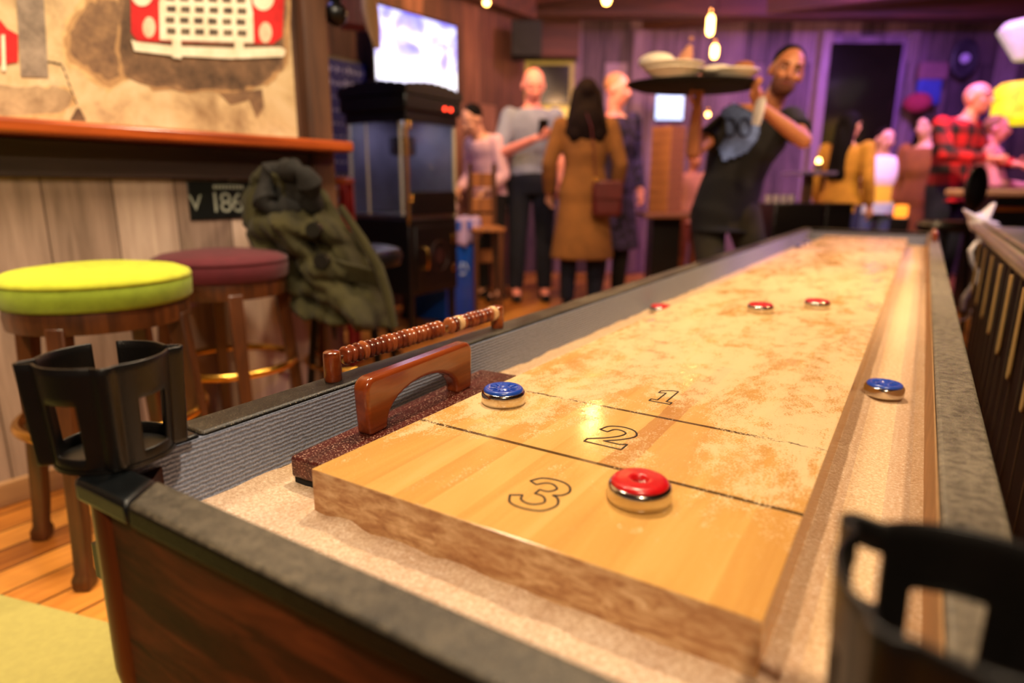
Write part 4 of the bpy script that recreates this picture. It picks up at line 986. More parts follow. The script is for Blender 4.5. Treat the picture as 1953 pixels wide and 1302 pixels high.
for i, px in enumerate((1466, 1481, 1496, 1510)):
    q = at(px, 370, 4.78 + .06 * (i % 2)); q.z = .8305
    if gl is None: o = gl = MB().lathe([(.0001, 0), (.018, 0), (.022, .055), (.020, .055), (.016, .006), (.0001, .006)], n=24, cap=False).build('drinking_glass', plain('frosted_glass', 'c8c0c0', .12, 0, .1))
    else: o = gl.copy(); COL.objects.link(o)
    o.location = q; tag(o, 'pale drinking glass in the row on the dark cabinet beside the waiter', 'glass', 'drinking glasses behind the waiter')
bx = empty('dark_bench', loc((1592 - 976) / 1258 * 4.9, 4.9, 0), YAW, 'dark cabinet in front of the woman in the mustard sweater', 'cabinet')
MB().box(-.12, .07, -.15, .15, 0, .80).box(-.13, .08, -.16, .16, .80, .83).build('cabinet_body', M['blackgloss'], bx, bevel=.008)
og = empty('table_lantern', loc((1723 - 976) / 1258 * 5.5, 5.5, .70), 0, 'small glowing orange lantern on a black pedestal', 'lantern')
MB().lathe([(.0001, 0), (.045, 0), (.055, .03), (.05, .10), (.0001, .105)], n=24).build('glow_shade', plain('orange_glow', 'ff9a30', .4, emit='ff8a28', est=1.6), og)
pd2 = MB().box(-.07, .07, -.07, .07, 0, .70).build('pedestal', M['blackgloss'], bevel=.005); pd2.location = loc((1723 - 976) / 1258 * 5.5, 5.5, 0); tag(pd2, 'black square pedestal under the orange lantern', 'pedestal')
# bar counter at the right edge
bar = empty('bar_counter', loc((1960 - 976) / 1258 * 4.75, 4.75, 0), YAW - .10, 'bar counter with pale lit top at the right edge of the room', 'bar counter')
MB().box(-.42, 1.6, -.22, .28, .885, .935).build('counter_top', wood('pale_counter_wood', 'a88058', 'dcb88c', 0, 10, .3), bar, bevel=.012, seg=3)
MB().box(-.26, 1.6, -.10, .24, .03, .885).build('counter_body', M['blackgloss'], bar); MB().tube([(-.32, -.16, .80), (1.6, -.17, .80)], .016, 12).build('rail', M['brass'], bar)
bc = empty('bar_stool', loc((1860 - 976) / 1258 * 4.15, 4.15, 0), YAW + .2, 'black bar stool with rounded back in front of the man in red plaid', 'bar stool')
MB().ell((0, 0, .94), .085, .03, .14).build('backrest', M['leather'], bc); MB().lathe([(.0001, .66), (.17, .66), (.18, .70), (.16, .73), (.0001, .735)], (0, .17, 0), 32).build('seat', M['leather'], bc)
MB().capsule((0, .02, .7), (0, .0, .86), .02, .02).build('back_post', M['darkmetal'], bc)
for k in range(4):
    a = pi / 4 + k * pi / 2; MB().cyl((.12 * math.cos(a), .17 + .12 * math.sin(a), .66), (.18 * math.cos(a), .17 + .18 * math.sin(a), 0), .015).build('leg', M['darkmetal'], bc)
# ladder-back chairs by the wall
m_ch = wood('chair_wood', '6a3a1a', 'a8672e', 2, 20, .5)
wc = empty('wooden_chair', loc((917 - 976) / 1258 * 4.90, 4.90, 0), YAW + .2, 'tall wooden ladder-back chair behind the blue bin', 'chair')
for x in (-.09, .09):
    MB().box(x - .016, x + .016, -.016, .016, 0, 1.10).build('back_post', M['stoolwood'], wc, bevel=.003); MB().box(x - .016, x + .016, -.30, -.268, 0, .64).build('front_leg', M['stoolwood'], wc)
for z in (.98, .80, .68, .42): MB().box(-.085, .085, -.008, .008, z - .05, z + .05).build('slat', m_ch, wc, bevel=.004)
MB().box(-.12, .12, -.31, .02, .62, .65).build('seat', m_ch, wc, bevel=.006)


# ================================================================== PEOPLE
BASE = dict(pel=(0, 0, .95), ch=(0, 0, 1.30), nk=(0, -.005, 1.47), hd=(0, .02, 1.625),
            sL=(-.185, 0, 1.42), sR=(.185, 0, 1.42), eL=(-.235, -.03, 1.14), eR=(.235, -.03, 1.14), wL=(-.235, .05, .90), wR=(.235, .05, .90),
            hL=(-.09, 0, .92), hR=(.09, 0, .92), kL=(-.10, .02, .50), kR=(.10, .02, .50), aL=(-.11, -.02, .085), aR=(.11, -.02, .085))
def lerp(a, b, t): return V(a) * (1 - t) + V(b) * t
def torso(m, J, k=1.0, lo=-.10, hi=1.0, g=.0, flare=0, female=False, n=24):
    """elliptic rings along pelvis-chest-neck; g = cloth thickness; lo below pelvis"""
    pel, chp, nk = V(J['pel']), V(J['ch']), V(J['nk'])
    sh = (V(J['sR']) - V(J['sL'])); sx = sh.normalized()
    prof = [(-.10, .150, .100), (-.02, .168, .112), (.10, .150, .104), (.17, .138, .098), (.27, .152, .108), (.36, .172, .112), (.43, .178, .100), (.475, .150, .085), (.505, .095, .070), (.53, .062, .058)]
    if female: prof = [(-.10, .165, .110), (-.02, .172, .115), (.10, .140, .098), (.17, .122, .090), (.27, .138, .112), (.36, .152, .105), (.43, .158, .092), (.475, .130, .078), (.505, .080, .062), (.53, .055, .052)]
    rings = []
    L1 = (chp - pel).length; L2 = (nk - chp).length
    for t_, rx, ry in prof:
        z = t_ / .35 * L1 if t_ <= .35 else L1 + (t_ - .35) / .17 * L2
        if t_ > hi: continue
        if t_ <= .35: c = pel + (chp - pel) * (t_ / .35); d = (chp - pel).normalized(); f = max(0, min(1, t_ / .35))
        else: c = chp + (nk - chp) * ((t_ - .35) / .17); d = (nk - chp).normalized(); f = 1
        ax = (V((1, 0, 0)) * (1 - f) + sx * f).normalized(); ay = d.cross(ax).normalized(); ax = ay.cross(d).normalized()
        rings.append([c + ax * math.cos(2 * pi * i / n) * (rx * k + g) + ay * math.sin(2 * pi * i / n) * (ry * k + g) for i in range(n)])
    if lo < -.10:   # skirt / coat part hanging straight down from the hips
        extra = []
        for q in (1, .66, .33):
            z = lo * q - .10 * (1 - q); fl = 1 + flare * q
            extra.append([V((pel.x + (.158 * k + g) * fl * math.cos(2 * pi * i / n), pel.y + (.112 * k + g) * (fl * 1.05) * math.sin(2 * pi * i / n), pel.z + z)) for i in range(n)])
        # insert below the first ring, keeping winding direction of the ellipse
        r0 = rings[0]; s_ = 1 if (r0[n // 4] - r0[0]).y * 1 > 0 else -1
        if s_ < 0: extra = [[R[(-i) % n] for i in range(n)] for R in extra]
        rings = extra + rings
    m.loft(rings)
def arm(m, J, s, g=0, k=1.0, long=True, upto=1.0, n=14):
    a, b, c = V(J['s' + s]), V(J['e' + s]), V(J['w' + s])
    a2 = a + (V(J['ch']) - a) * .15
    m.capsule(a2, a, .047 * k + g, .046 * k + g, n)
    if long:
        m.capsule(a, b, .046 * k + g, .038 * k + g, n); m.capsule(b, lerp(b, c, .35), .038 * k + g, .038 * k + g, n); m.capsule(lerp(b, c, .35), lerp(b, c, upto), .038 * k + g, .026 * k + g, n, flatend=upto < 1)
    else: m.capsule(a, lerp(a, b, upto), .050 * k + g, .043 * k + g * 1.3, n, flatend=True)
def hand(m, J, s, k=1.0):
    b, c = V(J['e' + s]), V(J['w' + s]); d = J.get('hd' + s); d = V(d).normalized() if d else (c - b).normalized()
    pn = V(J.get('pn' + s, (1, 0, 0) if s == 'L' else (-1, 0, 0))); pn = (pn - d * pn.dot(d)).normalized(); w_ = d.cross(pn).normalized()
    if J.get('flip' + s): w_ = -w_
    curl = J.get('cu' + s, .45); palm = c + d * .045 * k
    m.capsule(c - d * .01, c + d * .075 * k, .026 * k, .036 * k, 14, flat=.45, up=w_)
    for i, (off, ln) in enumerate(((-.030, .072), (-.010, .080), (.010, .076), (.029, .060))):
        p0 = c + d * (.078 * k) + w_ * off * k * .95; p = p0; dr = d.copy(); seg = ln * k / 3
        for j in range(3):
            ang = curl * (.5 + .35 * j); dr = (d * math.cos(ang * (j + 1) * .7) + pn * math.sin(ang * (j + 1) * .7)).normalized()
            q = p + dr * seg * (1.15 if j == 0 else .95); m.capsule(p, q, .0095 * k - .0006 * j, .0088 * k - .0007 * j, 8); p = q
    t0 = c + d * .025 * k - w_ * .028 * k; t1 = t0 - w_ * .028 * k + d * .025 * k + pn * .012; t2 = t1 + d * .028 * k + pn * .016 * k
    m.capsule(t0, t1, .013 * k, .011 * k, 8); m.capsule(t1, t2, .011 * k, .009 * k, 8)
def leg(m, J, s, g=0, k=1.0, upto=1.0):
    a, b, c = V(J['h' + s]), V(J['k' + s]), V(J['a' + s])
    m.capsule(a, b, .085 * k + g, .055 * k + g, 16); m.capsule(b, lerp(b, c, .3), .054 * k + g, .055 * k + g, 16); m.capsule(lerp(b, c, .3), lerp(b, c, upto), .055 * k + g, .038 * k + g * 1.4, 16, flatend=upto < 1)
def head_frame(J):
    f = V(J.get('look', (0, 1, 0))).normalized(); up = V(J.get('up', (0, 0, 1))); r_ = f.cross(up).normalized(); up = r_.cross(f).normalized()
    c = V(J['hd']); return Matrix(((r_.x, f.x, up.x, c.x), (r_.y, f.y, up.y, c.y), (r_.z, f.z, up.z, c.z), (0, 0, 0, 1)))
def person(label, pos, face, skin, H=1.75, pose=None, top=None, bottom=None, hair=None, shoes='blackcloth', female=False, vox=.010, wide=1.0, face_parts=True, beard=False, extra=None):
    """face: compass angle the body faces; top=(material, kind) kind: tee/shirt/coat; bottom=material"""
    k = H / 1.75; root = empty('person', pos, face - pi / 2, label, 'person')
    J = dict(BASE); J.update(pose or {}); sc = Matrix.Diagonal((k * wide, k, k, 1))
    S = {q: v for q, v in J.items()}
    def fin(m, name, mat, vx=vox, sm=3, par=root): 
        for v_ in m.b.verts: v_.co = sc @ v_.co
        return m.build(name, mat, par, remesh=vx, smoothit=sm)
    hf = head_frame(J)
    # body with head and hands as one surface
    m = MB(); torso(m, J, .96, female=female)
    for s in 'LR': arm(m, J, s); hand(m, J, s); leg(m, J, s, 0, .9)
    for s in 'LR':
        a = V(J['a' + s]); m.capsule(a, a + V((0, .13, -.045)), .038, .03, 12)
    nkb = V(J['nk']) - V((0, 0, .03)); m.capsule(nkb, hf @ V((0, -.018, -.07)), .058, .052, 14)
    m.ell((0, -.008, .028), .074, .094, .092, mtx=hf); m.ell((0, .022, -.045), .056, .066, .068, mtx=hf); m.ell((0, .045, -.088), .030, .030, .024, mtx=hf)
    m.capsule(hf @ V((0, .086, .015)), hf @ V((0, .106, -.028)), .010, .015, 10)
    m.ell((0, .082, -.060), .024, .012, .010, mtx=hf)
    for x in (-1, 1):
        m.ell((x * .077, -.008, -.008), .010, .018, .032, mtx=hf); m.ell((x * .040, .068, -.022), .020, .018, .018, mtx=hf); m.ell((x * .03, .080, .030), .026, .012, .010, mtx=hf)
    body = fin(m, 'body', skin, min(vox, .009) if face_parts else vox, 3)
    if face_parts:
        for x in (-1, 1):
            e = MB().ell((x * .031, .0825, .006), .0105, .008, .0055, mtx=hf); e = fin(e, 'eye', M['white'], 0, 0)
            e = MB().ell((x * .031, .0905, .006), .0055, .003, .0055, mtx=hf); e = fin(e, 'iris', M['hair'], 0, 0)
            e = MB().capsule(hf @ V((x * .016, .093, .029)), hf @ V((x * .048, .084, .031)), .0045, .0035, 8); fin(e, 'eyebrow', M['hairb'], 0, 0)
        e = MB().ell((0, .094, -.060), .023, .006, .0055, mtx=hf); fin(e, 'mouth', plain('lips_' + label[:6], '8a3a34', .5) if False else M['lips'], 0, 0)
    if beard:
        b = MB(); b.ell((0, .030, -.062), .060, .066, .062, mtx=hf); b.ell((0, .048, -.092), .036, .032, .026, mtx=hf); o = fin(b, 'beard', beard, .006, 2)
    if top:
        mat, kind = top; m = MB()
        if kind == 'coat':
            torso(m, J, 1.0, lo=-.52, hi=.50, g=.028, flare=.35, female=female)
            for s in 'LR': arm(m, J, s, .018, 1.05, True, .97)
        elif kind == 'shirt':
            torso(m, J, 1.0, lo=-.12, hi=.505, g=.018, flare=.05, female=female)
            for s in 'LR': arm(m, J, s, .013, 1.05, True, .95)
        elif kind == 'rolled':
            torso(m, J, 1.0, lo=-.06, hi=.505, g=.010, female=female)
            for s in 'LR': arm(m, J, s, .014, 1.05, False, 1.0)
        else:
            torso(m, J, 1.0, lo=-.12, hi=.495, g=.018, flare=.05, female=female)
            for s in 'LR': arm(m, J, s, .016, 1.05, False, .62)
        fin(m, {'coat': 'coat', 'shirt': 'long_sleeved_top', 'rolled': 'shirt'}.get(kind, 't_shirt'), mat, max(vox, .010), 4)
    if bottom:
        m = MB(); pel = V(J['pel'])
        m.loft([[pel + V((rx * math.cos(2 * pi * i / 24), ry * math.sin(2 * pi * i / 24), z)) for i in range(24)] for z, rx, ry in ((-.12, .158, .112), (-.02, .178, .124), (.06, .165, .116))])
        for s in 'LR': leg(m, J, s, .014, 1.0, .96)
        fin(m, 'trousers', bottom, max(vox, .010), 3)
    for s in 'LR':
        a = V(J['a' + s]); m = MB(); m.capsule(a + V((0, -.035, -.045)), a + V((0, .145, -.052)), .040, .034, 14); m.capsule(a + V((0, -.01, -.01)), a + V((0, .02, -.04)), .042, .045, 12)
        for v_ in m.b.verts: v_.co.z = max(v_.co.z, a.z - .085)
        fin(m, 'shoe', M[shoes], .010, 2)
    if hair:
        mat, kind = hair; m = MB()
        if kind == 'short':
            m.ell((0, -.024, .046), .080, .092, .086, mtx=hf)
        elif kind == 'long':
            m.ell((0, -.020, .040), .086, .100, .094, mtx=hf)
            nkp = V(J['nk']); bk = hf.to_3x3() @ V((0, -1, 0))
            for x in (-.055, 0, .055):
                m.capsule(hf @ V((x, -.05, 0)), nkp + V((x * 1.5, 0, -.13)) + bk * .085, .052, .055, 12)
            for x in (-.078, .078): m.capsule(hf @ V((x, -.03, .03)), nkp + V((x * 1.5, 0, -.10)) + bk * .045, .034, .05, 12)
            m.ell(nkp + V((0, 0, -.05)) + bk * .075, .135, .07, .15)
        elif kind == 'verylong':
            m.ell((0, -.020, .040), .084, .100, .092, mtx=hf); nkp = V(J['nk']); bk = hf.to_3x3() @ V((0, -1, 0))
            for x in (-.04, .0, .04): m.capsule(hf @ V((x, -.06, 0)), nkp + V((x, 0, -.30)) + bk * .10, .05, .045, 12)
            m.ell(nkp + V((0, 0, -.10)) + bk * .09, .06, .05, .24)
        fin(m, 'hair', mat, .010, 3)
    if extra: extra(root, J, sc, hf)
    return root
M['lips'] = plain('lips', '8a3a34', .5)
def put(px, d): p = CF @ V(((px - 976.5) / 1258 * d, d, 0)); return (p.x, p.y, 0)
AWAY = pi / 2 + YAW; TOWARD = AWAY + pi            # body facing angles
LEFT = AWAY + pi / 2; RIGHT = AWAY - pi / 2
m_denim = plain('dark_denim', '0e1424', .9, 0, .4, 20); m_dark = plain('dark_trousers', '14100f', .9, 0, .4, 20)

# bald man with a phone
def phone(root, J, sc, hf):
    c = sc @ (V(J['wR']) + V((-.05, .06, .07))); m = MB().box(-.036, .036, -.005, .005, -.07, .07); o = m.build('x', M['blackgloss'], None, bevel=.006)
    o.name = 'mobile_phone'; o.matrix_world = Matrix.Translation(root.matrix_basis @ c) @ RZ(root.rotation_euler.z) @ Matrix.Rotation(-.5, 4, 'X'); tag(o, 'black mobile phone held up by the bald man', 'phone')
person('bald man in a grey-blue shirt and dark jeans looking down at his phone', put(1012, 5.35), TOWARD + .1, M['skinp'], 1.84,
       dict(look=(-.05, 1, -.42), wR=(.02, .30, 1.22), eR=(.25, .10, 1.12), pnR=(-.2, -.4, 1), cuR=.9, wL=(-.20, .12, .92), hd=(0, .045, 1.615), sL=(-.165, 0, 1.405), sR=(.165, 0, 1.405)),
       (plain('grey_blue_shirt', '8a92a6', .9, 0, .25, 14), 'rolled'), m_denim, wide=1.04, extra=phone)
# person in pink shirt bending
person('person in a pale pink shirt with dark trousers, bending forward behind the bald man', put(933, 5.38), TOWARD - .8, M['skin'], 1.62,
       dict(ch=(0, .04, 1.28), nk=(0, .12, 1.43), hd=(0, .20, 1.55), sL=(-.17, .08, 1.38), sR=(.17, .08, 1.38), eL=(-.23, .05, 1.10), eR=(.22, .05, 1.10), wL=(-.16, .22, .95), wR=(.14, .24, .98), look=(0, 1, -.5)),
       (plain('pale_pink_shirt', 'ecc0c8', .9, 0, .25, 10), 'shirt'), m_dark, (M['hair'], 'short'), face_parts=False)
# woman in camel coat
def handbag(root, J, sc, hf):
    o = empty('shoulder_bag', root.matrix_basis @ (sc @ V((.22, .12, .82))), root.rotation_euler.z + .3, 'red-brown leather shoulder bag hanging at the hip of the woman in the camel coat', 'bag')
    lm = plain('red_brown_leather', '5a1a18', .4, 0, .3, 20)
    MB().box(-.12, .10, -.055, .055, -.14, .12).build('bag_body', lm, o, bevel=.03, seg=4)
    MB().box(-.115, .095, -.065, -.045, -.02, .115).build('flap', lm, o, bevel=.012, seg=3)
    MB().ell((-.06, -.07, .10), .018, .008, .018).build('clasp', M['brass'], o)
    i = o.matrix_basis.inverted() @ root.matrix_basis
    MB().tube([i @ (sc @ V(q)) for q in ((.12, .13, .95), (.05, .16, 1.15), (-.05, .165, 1.35), (-.14, .10, 1.47), (-.16, .0, 1.50))], .011, 8, flat=.4).build('strap', lm, o)
person('woman with long dark hair in a knee-length camel coat, seen from behind', put(1112, 4.85), AWAY, M['skin'], 1.68,
       dict(eL=(-.27, -.02, 1.14), eR=(.27, -.02, 1.14), wL=(-.26, .10, .93), wR=(.26, .10, .93)),
       (plain('camel_wool', '8a5a26', .95, 0, .25, 12, .3, 200), 'coat'), m_denim, (M['hairb'], 'long'), female=True, extra=None)
def fb():
    rt = [o for o in bpy.data.objects if o.get('label', '').startswith('woman with long dark hair in a knee')][0]
    k = 1.68 / 1.75; bw_ = rt.matrix_basis
    o = empty('shoulder_bag', bw_ @ V((.14, -.20, .86)), rt.rotation_euler.z, 'red-brown leather shoulder bag on the back of the camel coat', 'bag')
    lm = plain('red_brown_leather', '5a1a18', .4, 0, .3, 20)
    MB().box(-.10, .11, -.05, .05, -.13, .12).build('bag_body', lm, o, bevel=.03, seg=4); MB().box(-.095, .105, -.062, -.045, -.01, .115).build('flap', lm, o, bevel=.012, seg=3)
    MB().ell((-.085, -.06, .12), .018, .010, .018).build('clasp', M['brass'], o)
    MB().tube([(-.085, -.04, .12), (-.10, -.005, .30), (-.12, .02, .48), (-.16, .09, .60), (-.19, .19, .61)], .010, 8, flat=.5).build('strap', lm, o)
fb()
# tall person behind her
m_pat = NT('dark_flower_print'); n_ = m_pat.noise(m_pat.mapping(), 26, 4, .7); m_pat.col(m_pat.ramp(n_, [(.45, lin('120c18')), (.62, lin('4a3a66'))])); m_pat.set(Roughness=.9)
person('tall person with fair hair in a dark patterned coat behind the woman in camel', put(1166, 5.35), TOWARD + .5, M['skinp'], 1.80,
       dict(look=(-.5, 1, -.1)), (m_pat.m, 'coat'), m_dark, (plain('fair_hair', 'b07a58', .7), 'short'), female=True, face_parts=False)
# seated person behind the tower
person('person in a peach top standing behind the block tower, mostly hidden by the waiter', put(1318, 6.2), TOWARD + .4, M['skint'], 1.28,
       dict(), (plain('peach_top', 'c88a62', .9, 0, .2, 12), 'shirt'), plain('orange_trousers', '8a4a1a', .9), (M['hairb'], 'short'), face_parts=False)

# waiter -----------------------------------------------------------
m_tee = NT('black_tee_print'); m_tee.col(lin('0c0b0d')); m_tee.set(Roughness=.92); m_tee = m_tee.m
WP = V(put(1398, 3.45)); WF = TOWARD + .28; Wb = T(*WP) @ RZ(WF - pi / 2); Wi = Wb.inverted(); wk = 1.70 / 1.75
def wj(px, py, d): q = Wi @ at(px, py, d); return tuple(q / wk)
pz = dict(pel=wj(1382, 398, 3.45), ch=wj(1418, 272, 3.43), nk=wj(1462, 208, 3.40), hd=wj(1500, 137, 3.33),
          sR=wj(1392, 232, 3.47), sL=wj(1508, 228, 3.33), eR=wj(1322, 290, 3.30), wR=wj(1330, 205, 3.22),
          eL=wj(1533, 268, 3.08), wL=wj(1452, 205, 3.08), hL=wj(1415, 408, 3.43), hR=wj(1350, 408, 3.47), kR=(.13, .05, .48), kL=(-.17, .06, .48), aR=(.14, -.02, .085), aL=(-.20, -.04, .085),
          hdR=(0, .1, 1), pnR=(0, .2, 1), cuR=.3, hdL=(.6, .2, .7), pnL=(.2, .3, .9), cuL=.5)
q = Wi.to_3x3() @ (-FWH); tilt = Wi.to_3x3() @ (V((0, 0, 1)) + RH * .26)
pz['look'] = tuple(q + (Wi.to_3x3() @ RH) * -.18 + V((0, 0, -.08))); pz['up'] = tuple(tilt)
m_stub = plain('dark_stubble', '6b3c28', .8, 0, .3, 80)
def wextra(root, J, sc, hf):
    # printed shield on the shirt front
    mm = plain('blue_shirt_print', '6c84c4', .9, 0, .3, 40)
    a, b = V(J['ch']), V(J['nk']); 
    i = Wi
    def on(px, py): return i @ at(px, py, 3.10)
    out = [(1372, 205), (1398, 196), (1440, 200), (1452, 222), (1448, 262), (1430, 290), (1378, 312), (1366, 280), (1366, 240)]
    m = MB(); A = []
    cdir = (i.to_3x3() @ FWH)
    tor = MB(); torso(tor, J, 1.0, lo=-.12, hi=.495, g=.026, flare=.05)
    from mathutils.bvhtree import BVHTree
    for v_ in tor.b.verts: v_.co = sc @ v_.co
    for f in tor.b.faces: pass
    tree = BVHTree.FromBMesh(tor.b)
    def hit(px, py):
        o_ = i @ CAM; d_ = (i @ at(px, py, 3.0)) - o_; d_.normalize(); h_ = tree.ray_cast(o_, d_); return h_[0] - d_ * .012 if h_[0] else None
    N = 26
    def inside(x, y):
        c_ = False; j = len(out) - 1
        for k_ in range(len(out)):
            xi, yi = out[k_]; xj, yj = out[j]
            if (yi > y) != (yj > y) and x < (xj - xi) * (y - yi) / (yj - yi) + xi: c_ = not c_
            j = k_
        return c_
    g = {}
    for a_ in range(N):
        for b_ in range(N):
            x = 1362 + 94 * a_ / (N - 1); y = 192 + 124 * b_ / (N - 1)
            if inside(x, y):
                p = hit(x, y)
                if p: g[a_, b_] = m.b.verts.new(p)
    for (a_, b_) in list(g):
        if all(k_ in g for k_ in ((a_ + 1, b_), (a_ + 1, b_ + 1), (a_, b_ + 1))): m.b.faces.new([g[a_, b_], g[a_ + 1, b_], g[a_ + 1, b_ + 1], g[a_, b_ + 1]])
    m.build('shirt_print', mm, root)
    m2 = MB()
    for cx in (1392, 1420):
        pts = [hit(cx + 11 * math.cos(2 * pi * k_ / 24), 243 + 17 * math.sin(2 * pi * k_ / 24)) for k_ in range(24)]
        if all(pts): m2.tube([p_ - cdir * .003 for p_ in pts], .006, 6, closed=True)
    if len(m2.b.verts): m2.build('shirt_print_detail', plain('dark_print_ink', '1c2440', .9), root)
    tor.b.free()
    w_ = MB(); c0 = sc @ V(J['wL']); e0 = sc @ V(J['eL'])
    w_.tube([i @ at(1452, 188, 3.04), i @ at(1447, 212, 3.03), i @ at(1441, 238, 3.04)], [.035, .038, .030], 14, flat=.35)
    w_.build('napkin', M['white'], root)
person('waiter in a black T-shirt with a blue print carrying an oval tray', tuple(WP), WF, M['skint'], 1.70, pz, (m_tee, 'tee'), plain('olive_brown_trousers', '2c2618', .9, 0, .4, 14), (M['hair'], 'short'), vox=.008, beard=m_stub, extra=wextra, wide=1.0)

# tray with plates
tc = at(1322, 168, 3.18); tc.z += .004
tr = empty('serving_tray', tc, YAW, 'large oval black serving tray balanced on the waiter\'s hand', 'tray')
MB().lathe([(.0001, -.012), (.26, -.012), (.30, .002), (.312, .014), (.306, .016), (.29, .004), (.0001, -.004)], n=64, sy=.74).build('tray_dish', M['blackcloth'], tr)
def plate(dx, dy, z, r, label, sx=1.2):
    p = tc + RH * dx + FWH * dy; root = empty('dinner_plate', (p.x, p.y, tc.z + z), YAW, label, 'plate', 'plates of food on the waiter\'s tray')
    MB().lathe([(.0001, 0), (r * .55, 0), (r * .62, .010), (r, .052), (r * .985, .056), (r * .60, .018), (.0001, .012)], n=48, sx=sx).build('dish', M['ceram'], root); return root
plate(-.125, -.13, .001, .108, 'white oval plate on the left of the tray, under the tall bread'); plate(-.125, -.13, .0225, .110, 'second white plate stacked on the left plate of the tray'); plate(.135, -.10, .001, .108, 'white oval plate on the right of the tray beside the waiter\'s chin')
def food(px, py, r, label, flat=.8, name='bread_roll', mat='bread', z=None, sx=1.2):
    p = at(px, py, 3.05); 
    o = MB().ell((0, 0, 0), r * sx, r, r * flat).build(name, M[mat]); o.location = p
    if z is not None: o.location.z = tc.z + z + r * flat
    tag(o, label, 'food', 'food on the waiter\'s tray'); return o
food(1252, 118, .062, 'domed pale flatbread on the left plate', .6, 'flatbread', 'ceram', .050, 1.3); food(1418, 133, .040, 'brown crusty roll at the right end of the right plate', .7, 'bread_roll', 'bread', .036)
food(1365, 125, .050, 'pale flatbread folded on the right plate', .45, 'flatbread', 'ceram', .030, 1.5)
fm = MB(); p0 = at(1300, 128, 3.16)
for dx, dz, r in ((-.02, .0, .03), (.01, .02, .03), (.02, .05, .024), (.03, .08, .014), (.035, .12, .010)): fm.ell(p0 + RH * dx + V((0, 0, dz)), r * 1.3, r, r * 1.2)
fm = fm.build('stacked_wrap', plain('peach_wrap', 'c88a68', .7, 0, .25, 20), remesh=.006, smoothit=2); tag(fm, 'tall peach-coloured wrap standing between the plates', 'food', 'food on the waiter\'s tray')

# people at the right
person('woman in a mustard sweater and jeans with very long black hair, turned away', put(1604, 5.55), AWAY - 1.0, M['skin'], 1.55,
       dict(look=(.1, 1, 0)), (plain('mustard_knit', 'b8862a', .95, 0, .25, 20), 'shirt'), plain('blue_jeans', '262c66', .9, 0, .3, 12), (M['hair'], 'verylong'), female=True, face_parts=False, wide=1.1)
m_st = NT('white_yellow_blue_stripes'); sp_ = m_st.n('ShaderNodeSeparateXYZ'); m_st.l(m_st.tc.outputs['Object'], sp_.inputs[0])
m_st.col(m_st.ramp(m_st.math('MULTIPLY', sp_.outputs[2], 1.0), [(.0, lin('c8d8d0')), (.83, lin('c8d8d0')), (.86, lin('e8c820')), (1.0, lin('e8c820'))])); m_st.set(Roughness=.9)
r = m_st.ramp(sp_.outputs[2], [(.79, lin('b8ccc8')), (.82, lin('e0c024')), (.96, lin('e8cc30')), (.985, lin('f0e4e0'))]); m_st.col(r)
person('person in a white, yellow and pale blue banded sweater', put(1674, 6.2), TOWARD - .3, M['skin'], 1.48,
       dict(look=(-.3, 1, -.1)), (m_st.m, 'shirt'), plain('pale_jeans', '4a5a70', .9), (M['hairb'], 'short'), female=True, wide=1.15)
person('dark-haired woman in a tan coat standing left of the man in red plaid', put(1750, 5.95), TOWARD - 1.1, M['skin'], 1.58,
       dict(), (plain('tan_coat_cloth', '8a5020', .95, 0, .3, 10), 'coat'), m_dark, (M['hairb'], 'long'), female=True)
m_pl = NT('red_plaid'); s2 = m_pl.n('ShaderNodeSeparateXYZ'); m_pl.l(m_pl.tc.outputs['Object'], s2.inputs[0])
def chk(sock): return m_pl.math('GREATER_THAN', m_pl.math('SINE', m_pl.math('MULTIPLY', sock, 42)), .1)
f_ = m_pl.math('MULTIPLY', m_pl.math('ADD', chk(s2.outputs[0]), chk(s2.outputs[2])), .5)
m_pl.col(m_pl.ramp(f_, [(.2, lin('c8141c')), (.5, lin('7a0c14')), (.9, lin('1a0608'))])); m_pl.set(Roughness=.9)
person('balding man in a red and black plaid shirt leaning towards the bar', put(1806, 5.35), TOWARD + .5, M['skinp'], 1.76,
       dict(nk=(-.03, .04, 1.46), hd=(-.06, .08, 1.61), eR=(.27, .12, 1.18), wR=(.08, .30, 1.16), eL=(-.27, .1, 1.16), wL=(-.2, .34, 1.12)), (m_pl.m, 'shirt'), plain('navy_trousers', '10122c', .9, 0, .3, 12), wide=1.2)
person('blond person in a pink top at the bar right of the red plaid shirt', put(1876, 5.5), TOWARD + .9, M['skinp'], 1.52,
       dict(wR=(.05, .32, 1.10), eR=(.26, .08, 1.12), wL=(-.12, .38, 1.06), eL=(-.27, .12, 1.12)), (plain('pink_white_top', 'e090a8', .9, 0, .35, 8), 'shirt'), m_dark, (plain('blond_hair', '9a6838', .7), 'short'))

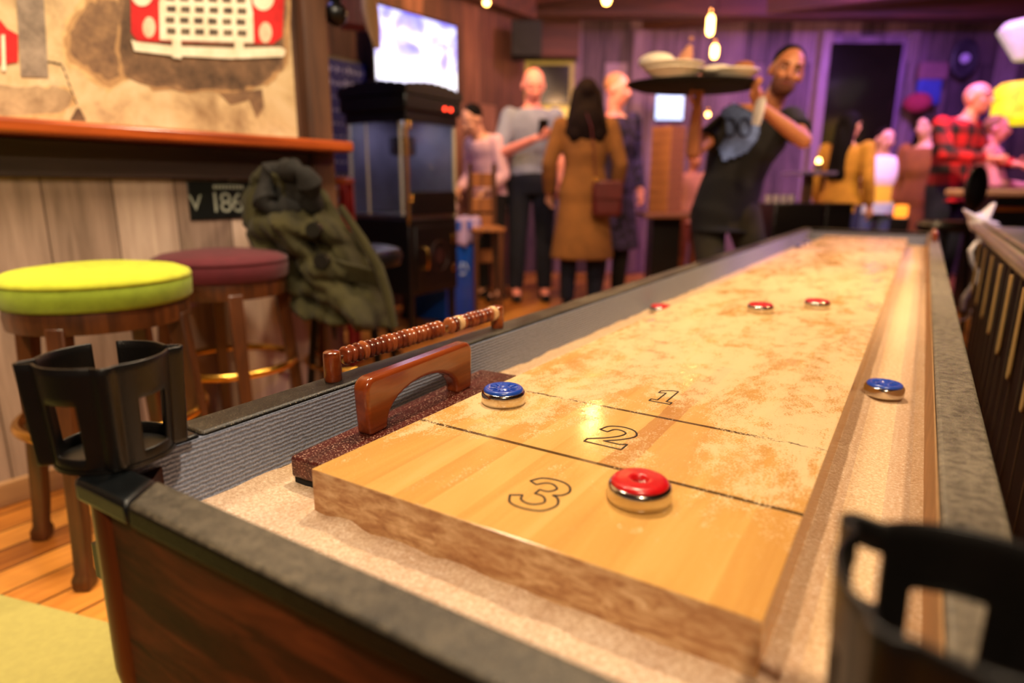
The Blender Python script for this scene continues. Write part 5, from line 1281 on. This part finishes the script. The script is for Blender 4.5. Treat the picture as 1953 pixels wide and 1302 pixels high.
# ------------------------------------------------------------------ coloured lights of the back room, some added as fills
def clight(px, py, d, e, c, target, ang=1.4, size=.1): return light('SPOT', 'stage_light', at(px, py, d), e, c, size, target, ang)
light('AREA', 'purple_wash', loc(3.4, 5.2, 2.65), 100, (.45, .18, 1.0), .5, at(1700, 150, 7.2))
light('AREA', 'mauve_wash', loc(1.2, 5.0, 2.65), 40, (.95, .5, .72), .5, at(1250, 150, 7.2))
light('AREA', 'amber_wash', loc(-.2, 4.6, 2.65), 34, (1, .55, .22), .4, at(1000, 250, 6.8))
light('SPOT', 'magenta_spot', loc(3.9, 3.6, 2.5), 48, (1, .16, .7), .08, at(1850, 240, 5.2), 1.0)
light('SPOT', 'amber_spot', loc(2.6, 4.2, 2.6), 110, (1, .68, .32), .08, at(1640, 300, 5.7), 1.1)
light('SPOT', 'amber_spot', loc(3.3, 4.2, 2.6), 110, (1, .66, .42), .08, at(1800, 300, 5.3), 1.0)
light('SPOT', 'waiter_light', loc(.9, 1.7, 2.5), 85, (1, .66, .38), .08, at(1440, 240, 3.3), 1.0)
light('SPOT', 'waiter_rim', loc(2.6, 3.6, 2.3), 40, (.75, .2, 1.0), .06, at(1520, 200, 3.3), .7)
light('SPOT', 'pink_light', loc(-.6, 3.6, 2.6), 22, (1, .45, .5), .06, tuple(loc(.0, 5.4, 1.5)), .6)
light('SPOT', 'crowd_light', loc(.3, 3.2, 2.6), 90, (1, .62, .4), .08, at(1080, 350, 5.2), 1.2)
light('SPOT', 'bar_fill', loc(3.6, 4.0, 2.6), 60, WARM2, .06, tuple(loc(3.7, 4.75, .93)), .9)  # unseen fill added to brighten the counter top
light('SPOT', 'tower_violet', loc(3.0, 4.3, 2.0), 45, (.6, .35, 1.0), .06, (TP.x, TP.y, 1.1), .5)
light('SPOT', 'bag_fill', (.9, 2.0, 2.4), 45, (1, .85, .8), .06, tuple(at(1868, 470, 3.05)), .6)  # unseen fill added to brighten the white bag and strap
light('SPOT', 'violet_floor', loc(3.2, 3.0, 2.3), 60, (.40, .22, 1.0), .08, (.1, 3.2, .7), .9)
light('SPOT', 'ceiling_fill', loc(.6, 4.2, 1.9), 75, (1, .55, .34), .15, loc(.7, 5.6, 2.72), 1.9)  # added fill in mid-air, lifts the dark ceiling
light('SPOT', 'ceiling_fill', loc(2.6, 4.2, 1.9), 55, (.85, .32, .42), .15, loc(2.8, 5.6, 2.72), 1.9)  # second added ceiling fill, reddish
light('AREA', 'blue_wall_fill', loc(-1.3, 3.2, 2.6), 9, (.35, .35, 1.0), .3, tuple(W2 @ V((0, -.8, 1.2))))  # added bluish fill for the dark chalkboard wall
light('SPOT', 'rack_fill', (.45, 2.2, 2.5), 60, WARM2, .06, (.75, 2.2, .6), 1.1)  # unseen fill aimed at the rack to brighten it
